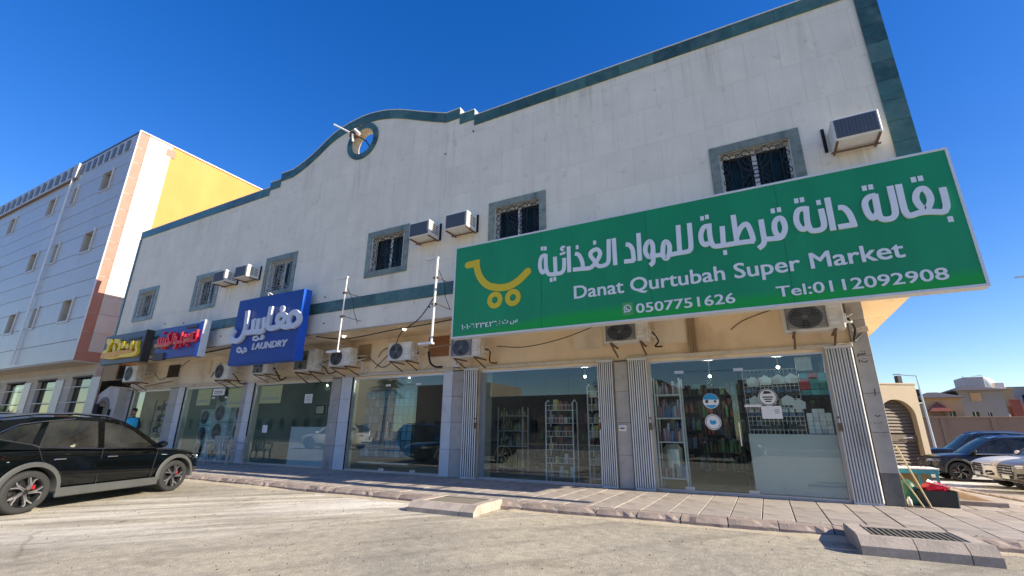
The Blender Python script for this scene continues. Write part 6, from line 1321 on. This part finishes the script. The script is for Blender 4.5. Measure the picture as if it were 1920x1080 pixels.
for a, b in ((15.15, 3.65), (15.9, 3.65)): MB().box(a, 61.6, -.5, a+.22, 61.8, b).build('porch_column', 'villa_brown', v1)
m = MB(); m.add([(14.7, 61.2, 3.65), (16.5, 61.2, 3.65), (16.5, 62, 3.65), (14.7, 62, 3.65), (15.6, 61.8, 4.6)], [(0, 1, 4), (1, 2, 4), (2, 3, 4), (3, 0, 4), (0, 3, 2, 1)]); m.build('porch_roof', 'tile_red', v1)
m = MB(); m.add([(14.2, 61.5, 5.0), (18.0, 61.5, 5.0), (18.0, 70, 5.0), (14.2, 70, 5.0), (15.8, 65, 5.75), (16.6, 65, 5.75)], [(0, 1, 5, 4), (1, 2, 5), (2, 3, 4, 5), (3, 0, 4), (0, 3, 2, 1)]); m.build('roof', 'roof_dark', v1)
v2 = villa('brown_villa', 'low brown villa at the left end of the far row beside the street lamp', 13.0, 15.0, 66, 4.9, 8, 'villa_brown', [(13.6, 2.6, .7, 1.1)])
MB().box(13.2, 66, 5.08, 14.2, 69, 6.6, .05).build('roof_room', 'villa_grey', v2); MB().box(14.3, 66, 5.08, 15.6, 69, 6.2, .05).build('water_tank', 'roof_dark', v2)
v3 = villa('grey_villa', 'grey rendered villa with a lit orange gable in the middle of the far row', 20.3, 24.0, 72, 6.2, 9, 'villa_grey', [(22.3, 3.0, .35, .9), (21.0, 3.0, .6, 1.0)])
MB().box(21.2, 71.85, 5.2, 22.1, 71.99, 6.1).build('lit_gable', 'villa_orange', v3)
m = MB(); m.add([(19.6, 71.4, 6.35), (24.4, 71.4, 6.35), (24.4, 80, 6.35), (19.6, 80, 6.35), (21.5, 75, 7.1), (22.5, 75, 7.1)], [(0, 1, 5, 4), (1, 2, 5), (2, 3, 4, 5), (3, 0, 4), (0, 3, 2, 1)]); m.build('roof', 'roof_dark', v3)
v4 = villa('pale_villa', 'pale grey villa with a large white dome on its flat roof', 29.3, 42.5, 96, 8.3, 12, 'villa_pale', [(31, 3, .9, 1.6), (34, 3, .9, 1.6), (37, 3, .9, 1.6), (34, 6, .9, 1.3), (37.5, 6, .9, 1.3)])
m = MB(); m.sphere((31.2, 99, 9.1), 1.25, 18, 10); m.build('dome', 'plain_white', v4, True); MB().box(39.2, 97, 8.4, 42.5, 101, 10.6, .05).build('roof_room', 'plain_white', v4); MB().box(35.6, 96.4, 8.4, 36.4, 97.2, 9.2).build('water_tank', 'roof_dark', v4)
m = MB(); m.tube([(29.6, 97, 8.4), (29.5, 97, 10.3), (30.6, 97, 10.4)], .05, 5); m.tube([(28.6, 97, 7.5), (28.3, 97, 10.4)], .05, 5); m.build('aerial', 'alu', v4)
v5 = villa('red_brick_villa', 'small house with a red brick chimney in front of the pale villa', 25.2, 31.5, 76, 4.6, 8, 'villa_brown', [(28.4, 2.8, .9, 1.2)])
MB().box(25.6, 75.4, 2.5, 26.5, 76, 5.5, .03).build('chimney', 'tile_red', v5); MB().box(27.5, 75.3, 2.8, 28.4, 75.9, 4.2, .05).build('white_shutter', 'plain_white', v5)
villa('tan_villa', 'tan villa at the right edge of the far row', 33, 40, 80, 6.4, 9, 'villa_orange', [(34.5, 3.2, 1, 1.4), (37, 3.2, 1, 1.4)])
v6 = villa('stepped_villa', 'sand coloured villa with stepped roof rooms between the grey and the pale villas', 24.2, 29.0, 84, 7.2, 9, 'villa_orange', [(25.2, 4.4, .8, 1.3), (27.2, 4.4, .8, 1.3)])
MB().box(24.6, 84, 7.38, 26.6, 88, 9.0, .05).build('roof_room', 'villa_pale', v6); MB().box(27.6, 84.5, 7.38, 28.6, 85.5, 8.2, .05).build('water_tank', 'plain_white', v6)
v7 = villa('beige_villa', 'beige villa with a dark side wing near the right edge of the far row', 36.0, 45.0, 90, 9.2, 9, 'villa_grey', [(37.2, 5.6, .9, 1.4), (39.6, 5.6, .9, 1.4), (42, 5.6, .9, 1.4)])
MB().box(38.2, 90, 9.38, 40.0, 93, 11.0, .05).build('roof_room', 'villa_pale', v7); MB().box(30.6, 78.5, -.5, 33.2, 84, 5.6, .05).build('side_wing', 'villa_pale', v7)
t = thing('satellite_dish', 'white satellite dish on the wall of the red chimney house', 'satellite dish', (24.6, 75, 3.4)); m = MB(); m.lathe([(.0, 0), (.5, .1), (.8, .28)], Matrix.Translation((24.4, 75.2, 3.5)) @ Matrix.Rotation(R(70), 4, 'X') @ Matrix.Rotation(R(20), 4, 'Y'), 18); m.build('dish', 'plain_white', t); MB().tube([(24.4, 75.3, 2.9), (24.4, 75.3, 3.6)], .05, 6).build('mast', 'alu', t)
# ================================================================ neighbour building on the left
mat('nb_tile', (.485, .465, .43), .35, var=.06, vs=2, rnd=.05, spec=.5); mat('nb_white', (.60, .56, .49), .6, var=.05, rnd=.04); mat('nb_pink', (.40, .19, .135), .6, var=.1, vs=3); mat('nb_yellow', (.56, .275, .075), .8, var=.14, vs=.6, hue=((.50, .29, .10), .5, .5, .75), vz=.5); mat('nb_brown', (.20, .13, .10), .7, var=.15); mat('nb_inset', (.13, .145, .17), .5, var=.1); mat('nb_sandy', (.50, .44, .36), .7, var=.12, vs=1.5)
NX, NY = -26.75, 8.9
NB = thing('neighbour_building', 'taller building at the left with grey-blue tiled front and sunlit yellow side wall', 'building', (-35, NY, 0))
cols = [(-29.65, -28.55), (-33.15, -32.55), (-36.35, -35.3), (-42.3, -41.3)]; rows = [(13.15, 14.2), (9.65, 10.7), (6.05, 7.1)]
m = MB(); m.box(-50, NY+.3, 4.06, NX-.35, 26, 15.9); m.build('body', 'nb_tile', NB); MB().box(-50, NY+.01, 4.0, NX-.005, NY+1.1, 4.055).build('underside', 'nb_sandy', NB)
xb = sorted(set([-50, -46.4, NX]+[x for c in cols for x in c])); zb = [4.06]; z = 4.06
rz_ = sorted([q for r in rows for q in r])
lv = [4.06, 5.0, 6.05, 7.1, 7.95, 8.8, 9.65, 10.7, 11.5, 12.3, 13.15, 14.2, 15.0, 15.9]
for i in range(len(lv)-1):
    run = None
    for j in range(len(xb)-1):
        zc = (lv[i]+lv[i+1])/2; xc = (xb[j]+xb[j+1])/2
        hole = any(a < xc < b for a, b in cols) and any(a < zc < b for a, b in rows)
        if hole: continue
        MB().box(xb[j]+.002, NY, lv[i]+.012, xb[j+1]-.002, NY+.3, lv[i+1]-.012, .003).build('cladding_panel', 'nb_tile', NB)
for a, b in cols:
    for c, d in rows:
        w = MB(); 
        for q in (rect(a-.08, c-.1, b+.08, c), rect(a-.08, d, b+.08, d+.08), rect(a-.08, c, a, d), rect(b, c, b+.08, d)): w.prism(q, face(NY-.04), .05)
        w = w.build('window', 'nb_tile', NB); MB().box(a, NY+.26, c, b, NY+.28, d).build('pane', 'villa_glass', w)
        MB().box(b-.02, NY-.07, c-.1, b+.02, NY+.02, d+.12).build('edge_trim', 'white_paint', w); m = MB(); m.box(a, NY+.02, c, a+.06, NY+.25, d); m.box(b-.06, NY+.02, c, b, NY+.25, d); m.build('reveal', 'nb_sandy', w)
# parapet: inset dark squares; deeper boxed cornice further left
for i in range(9): x = -27.6-.74*i; MB().box(x-.36, NY-.03, 15.1, x, NY-.002, 15.72, .004).build('parapet_inset', 'nb_inset', NB)
MB().box(-50, NY-.13, 14.95, -33.3, NY-.001, 15.9, .01).build('cornice_box', 'nb_tile', NB); MB().box(-50, NY-.12, 14.88, -33.31, NY-.002, 14.945).build('cornice_underside', 'nb_brown', NB)
for i in range(14): x = -33.7-.95*i; MB().box(x-.5, NY-.16, 15.1, x, NY-.132, 15.75, .004).build('parapet_inset', 'nb_inset', NB)
MB().box(-50, NY-.02, 15.92, NX, NY+.3, 16.0).build('coping', 'nb_inset', NB)
m = MB(); m.tube([(-33.6, NY-.1, 14.9), (-33.6, NY-.1, 4.2)], .05, 8); m.build('drainpipe', 'white_paint', NB)
m = MB(); m.tube([(NX+.02, NY-.02, 16), (NX+.02, NY-.02, 4.1)], .03, 6); m.build('corner_bead', 'white_paint', NB)
# side wall: pink and white panels, then yellow render
zz = 4.5; MB().box(NX-.02, NY+.0, 4.06, NX+.0, NY+1.55, 4.5, .003).build('side_panel', 'nb_pink', NB)
while zz < 15.9:
    h = min(.88, 16-zz); MB().box(NX-.02, NY+.005, zz, NX, NY+.42, zz+h-.01, .003).build('side_panel', 'nb_pink', NB); MB().box(NX-.02, NY+.43, zz, NX, NY+1.55, zz+h-.014, .003).build('side_panel', 'nb_white', NB); zz += .88
MB().box(NX-.1, NY+1.3, 15.3, NX+.004, NY+1.75, 15.75, .003).build('side_panel', 'nb_pink', NB)
MB().box(NX-.3, NY+.31, 4.1, NX-.03, 24, 15.95).build('yellow_wall', 'nb_yellow', NB); MB().box(NX-.32, NY-.01, 15.96, NX+.03, 24.1, 16.03).build('side_coping', 'nb_white', NB)
# ground storey set back
GY = 9.84; gw_ = [(-37.0, -34.5), (-32.9, -30.7), (-28.95, -27.0), (-41.2, -38.8), (-45.2, -42.8)]
m = MB(); m.add(*plate(rect(-50, 0, NX, 4.05), [rect(a, .5, b, 3.42) for a, b in gw_], GY, .3)); m.build('ground_wall', 'nb_sandy', NB)
MB().box(-50, 14, 0, NX, 14.2, 4).build('inner_wall', 'room_wall', NB)
for a, b in gw_:
    w = MB(); w.box(a-.05, GY-.02, 3.42, b+.05, GY+.2, 3.5); w.box(a, GY+.16, .5, a+.05, GY+.24, 3.42); w.box(b-.05, GY+.16, .5, b, GY+.24, 3.42); w = w.build('window', 'clad_grey', NB); MB().box(a+.05, GY+.19, .5, b-.05, GY+.21, 3.42).build('pane', 'street_glass', w)
    MB().box(b+.1, GY-.05, .1, b+.95, GY-.002, 3.4, .005).build('cladding_panel', 'nb_tile', NB)
for i, z in enumerate((2.3, 3.0, 3.62)): MB().box(-50, GY-.03, z, NX, GY-.003, z+.03).build('string_course', 'nb_tile', NB)
MB().box(-26.72, GY+.0, .1, -25.7, GY+.2, 2.2).build('dark_doorway', 'dark', NB)
# link wall with an arch between the buildings
t = thing('arched_passage', 'grey stone passage wall with a small arch between the two buildings', 'wall', (-25.4, 9.9, 0))
m = MB(); m.add(*plate([(-26.1, 0), (-25.75, 0), (-25.75, 1.9)]+[(-25.35+.4*cos(pi-pi*i/12), 1.9+.42*sin(pi*i/12)) for i in range(1, 12)]+[(-24.95, 1.9), (-24.95, 0), (-24.3, 0), (-24.3, 2.85), (-25.2, 2.95), (-26.1, 2.6)], [], 9.9, .5)); m.build('wall', 'low_stone', t)
for i in range(9):
    a0, a1 = pi*i/9+.01, pi*(i+1)/9-.01; MB().prism([(-25.35+.41*cos(a), 1.9+.43*sin(a)) for a in (a0, a1)]+[(-25.35+.56*cos(a), 1.9+.58*sin(a)) for a in (a1, a0)], face(9.87), .05).build('arch_stone', 'pier_plinth', t)
MB().box(-25.8, 11, 0, -24.9, 11.1, 2.6).build('passage_dark', 'dark', t); MB().box(-24.75, 9.84, 1.5, -24.6, 9.9, 1.95).build('letter_box', 'dark', t)

# ================================================================ palms and plants
mat('leaf_green', (.045, .085, .03), .6, var=.4, vs=3, rnd=.2); mat('bark', (.12, .085, .055), .9, var=.3, vs=8, bump=.8, bs=20); mat('leaf_dark', (.025, .05, .022), .6, var=.4, rnd=.2)
def palm(name, label, loc, h, n, L, droop, m_, group=None, leaflets=22, w=.03):
    t = thing(name, label, 'plant' if h < 1.5 else 'tree', loc, group); r = random.Random(int(h*100+n))
    m = MB(); m.tube([(loc[0], loc[1], loc[2]), (loc[0]+.06*h*.3, loc[1], loc[2]+h*.5), (loc[0]+.04*h, loc[1], loc[2]+h)], [.2 if h > 2 else .1, .15 if h > 2 else .09, .16 if h > 2 else .08], 10); m.build('trunk', 'bark', t)
    tx, ty, tz = loc[0]+.04*h, loc[1], loc[2]+h
    for i in range(n):
        a = 2.4*i+r.uniform(-.2, .2); e = r.uniform(-.15, 1.35); m = MB(); pts = []
        for k in range(9):
            s = k/8; ll = L*s; pts.append(Vector((tx+ll*cos(a)*cos(e), ty+ll*sin(a)*cos(e), tz+ll*sin(e)-droop*s*s*L)))
        m.tube(pts, [.02*(1-.8*k/8)+.004 for k in range(9)], 4)
        for k in range(leaflets):
            s = .12+.88*k/leaflets; f = s*8; i0 = min(7, int(f)); p = pts[i0].lerp(pts[i0+1], f-i0); d = (pts[i0+1]-pts[i0]).normalized(); sd = d.cross(Vector((0, 0, 1))).normalized()
            ll = L*.28*(1-.6*abs(s-.45)); 
            for q in (-1, 1):
                e_ = p+sd*q*ll*.75+d*ll*.6+Vector((0, 0, -ll*r.uniform(.1, .4))); wv = d*w; m.add([tuple(p-wv), tuple(p+wv), tuple(e_)], [(0, 1, 2)])
        m.build('frond', m_, t)
    return t
def agave(label, loc, n, L, seed):
    t = thing('agave', label, 'plant', loc, 'spiky plants behind the black SUV'); r = random.Random(seed)
    for i in range(n):
        a = 2.4*i; e = R(r.uniform(5, 80)); l = L*r.uniform(.75, 1.1); d = Vector((cos(a)*cos(e), sin(a)*cos(e), sin(e))); s = d.cross(Vector((0, 0, 1))).normalized()*.05; o = Vector(loc); m = MB(); v = []
        for k, (f, w) in enumerate(((0, 1), (.4, 1.2), (.75, .7), (1, .05))): c = o+d*l*f-Vector((0, 0, .08*f*f)); v += [tuple(c+s*w), tuple(c-s*w), tuple(c-Vector((0, 0, .03*w)))]
        m.add(v, [(3*k+j, 3*k+(j+1) % 3, 3*k+3+(j+1) % 3, 3*k+3+j) for k in range(3) for j in range(3)]); m.build('leaf', 'leaf_dark', t)
    return t
agave('larger spiky plant rising behind the roof of the black SUV at the left edge', (-30.9, 8.4, 1.25), 34, 1.0, 1); agave('smaller spiky plant right of the larger one behind the black SUV', (-28.4, 8.4, 1.2), 22, .65, 2)
m = MB(); m.lathe([(0, 0), (.35, 0), (.45, .9), (.4, .9), (.35, .7), (0, .7)], Matrix.Translation((-30.9, 8.4, .3)), 18); o = m.build('planter', 'nb_sandy', None, at=(-30.9, 8.4, 0)); o['label'] = 'round planter under the larger spiky plant'; o['category'] = 'planter'
m = MB(); m.lathe([(0, 0), (.3, 0), (.4, .9), (.35, .9), (.3, .7), (0, .7)], Matrix.Translation((-28.4, 8.4, .3)), 18); o = m.build('planter', 'nb_sandy', None, at=(-28.4, 8.4, 0)); o['label'] = 'round planter under the smaller spiky plant'; o['category'] = 'planter'
palm('date_palm', 'date palm rising in front of the pale villa near the right edge', (33.5, 88, -.4), 7.2, 26, 2.4, .45, 'leaf_green', None, 12, .08)
# ---- opposite side of the lot, behind the camera: seen only in the glass
palm('date_palm', 'date palm mirrored at the right of the sixth shop glass', (-9.5, -14.0, 0), 4.6, 40, 2.3, .5, 'leaf_dark', 'palms opposite the shops')
palm('date_palm', 'date palm mirrored in the fourth shop glass', (-34, -16, 0), 5.2, 34, 2.3, .5, 'leaf_dark', 'palms opposite the shops')
mat('opp_stone', (.30, .25, .19), .85, var=.1, vs=.4)
mat('asphalt', (.10, .095, .085), .9, var=.2, vs=2, bump=.5)
m = MB(); m.add([(-140, -27, .004), (120, -27, .004), (120, -13, .004), (-140, -13, .004)], [(0, 1, 2, 3)]); m.build('road', 'asphalt', kind='structure')
def opp(x0, x1, y, h, label, gable=False):
    t = thing('opposite_villa', label, 'house', ((x0+x1)/2, y, 0), 'villas opposite the shops, mirrored in the glass')
    m = MB(); m.box(x0, y-9, 0, x1, y, h); m.build('wall', 'opp_stone', t)
    if gable: m = MB(); P = [((x0+x1)/2+3*q, h+1.1*math.exp(-(q*1.9)**2)) for q in [-1+.1*i for i in range(21)]]; m.prism([((x0+x1)/2-3, h-.1)]+P+[((x0+x1)/2+3, h-.1)], face(y-.3), .3); m.build('gable', 'opp_stone', t)
    for i in range(int((x1-x0)/2.4)): MB().box(x0+1+2.4*i, y, 1.2, x0+1.9+2.4*i, y+.02, 2.6).build('window', 'dark', t)
    if x0 > -17: [MB().box(x0+.2+1.5*i, y-.3, h, x0+.8+1.5*i, y, h+.35).build('merlon', 'opp_stone', t) for i in range(int((x1-x0)/1.5))]
opp(-95, -46, -22, 15, 'long stone villa mirrored at the left of the shop glass'); opp(-43, -31, -32, 7.4, 'taller stone villa mirrored in the fourth shop'); opp(-30, -17, -30, 5.4, 'low stone villa mirrored in the fifth shop'); opp(-16, -3, -30, 5.6, 'stone villa with a curved gable mirrored in the sixth shop', True); opp(-2, 14, -30, 6.0, 'stone villa mirrored in the seventh shop'); opp(15, 32, -31, 6.0, 'stone villa mirrored at the right end')
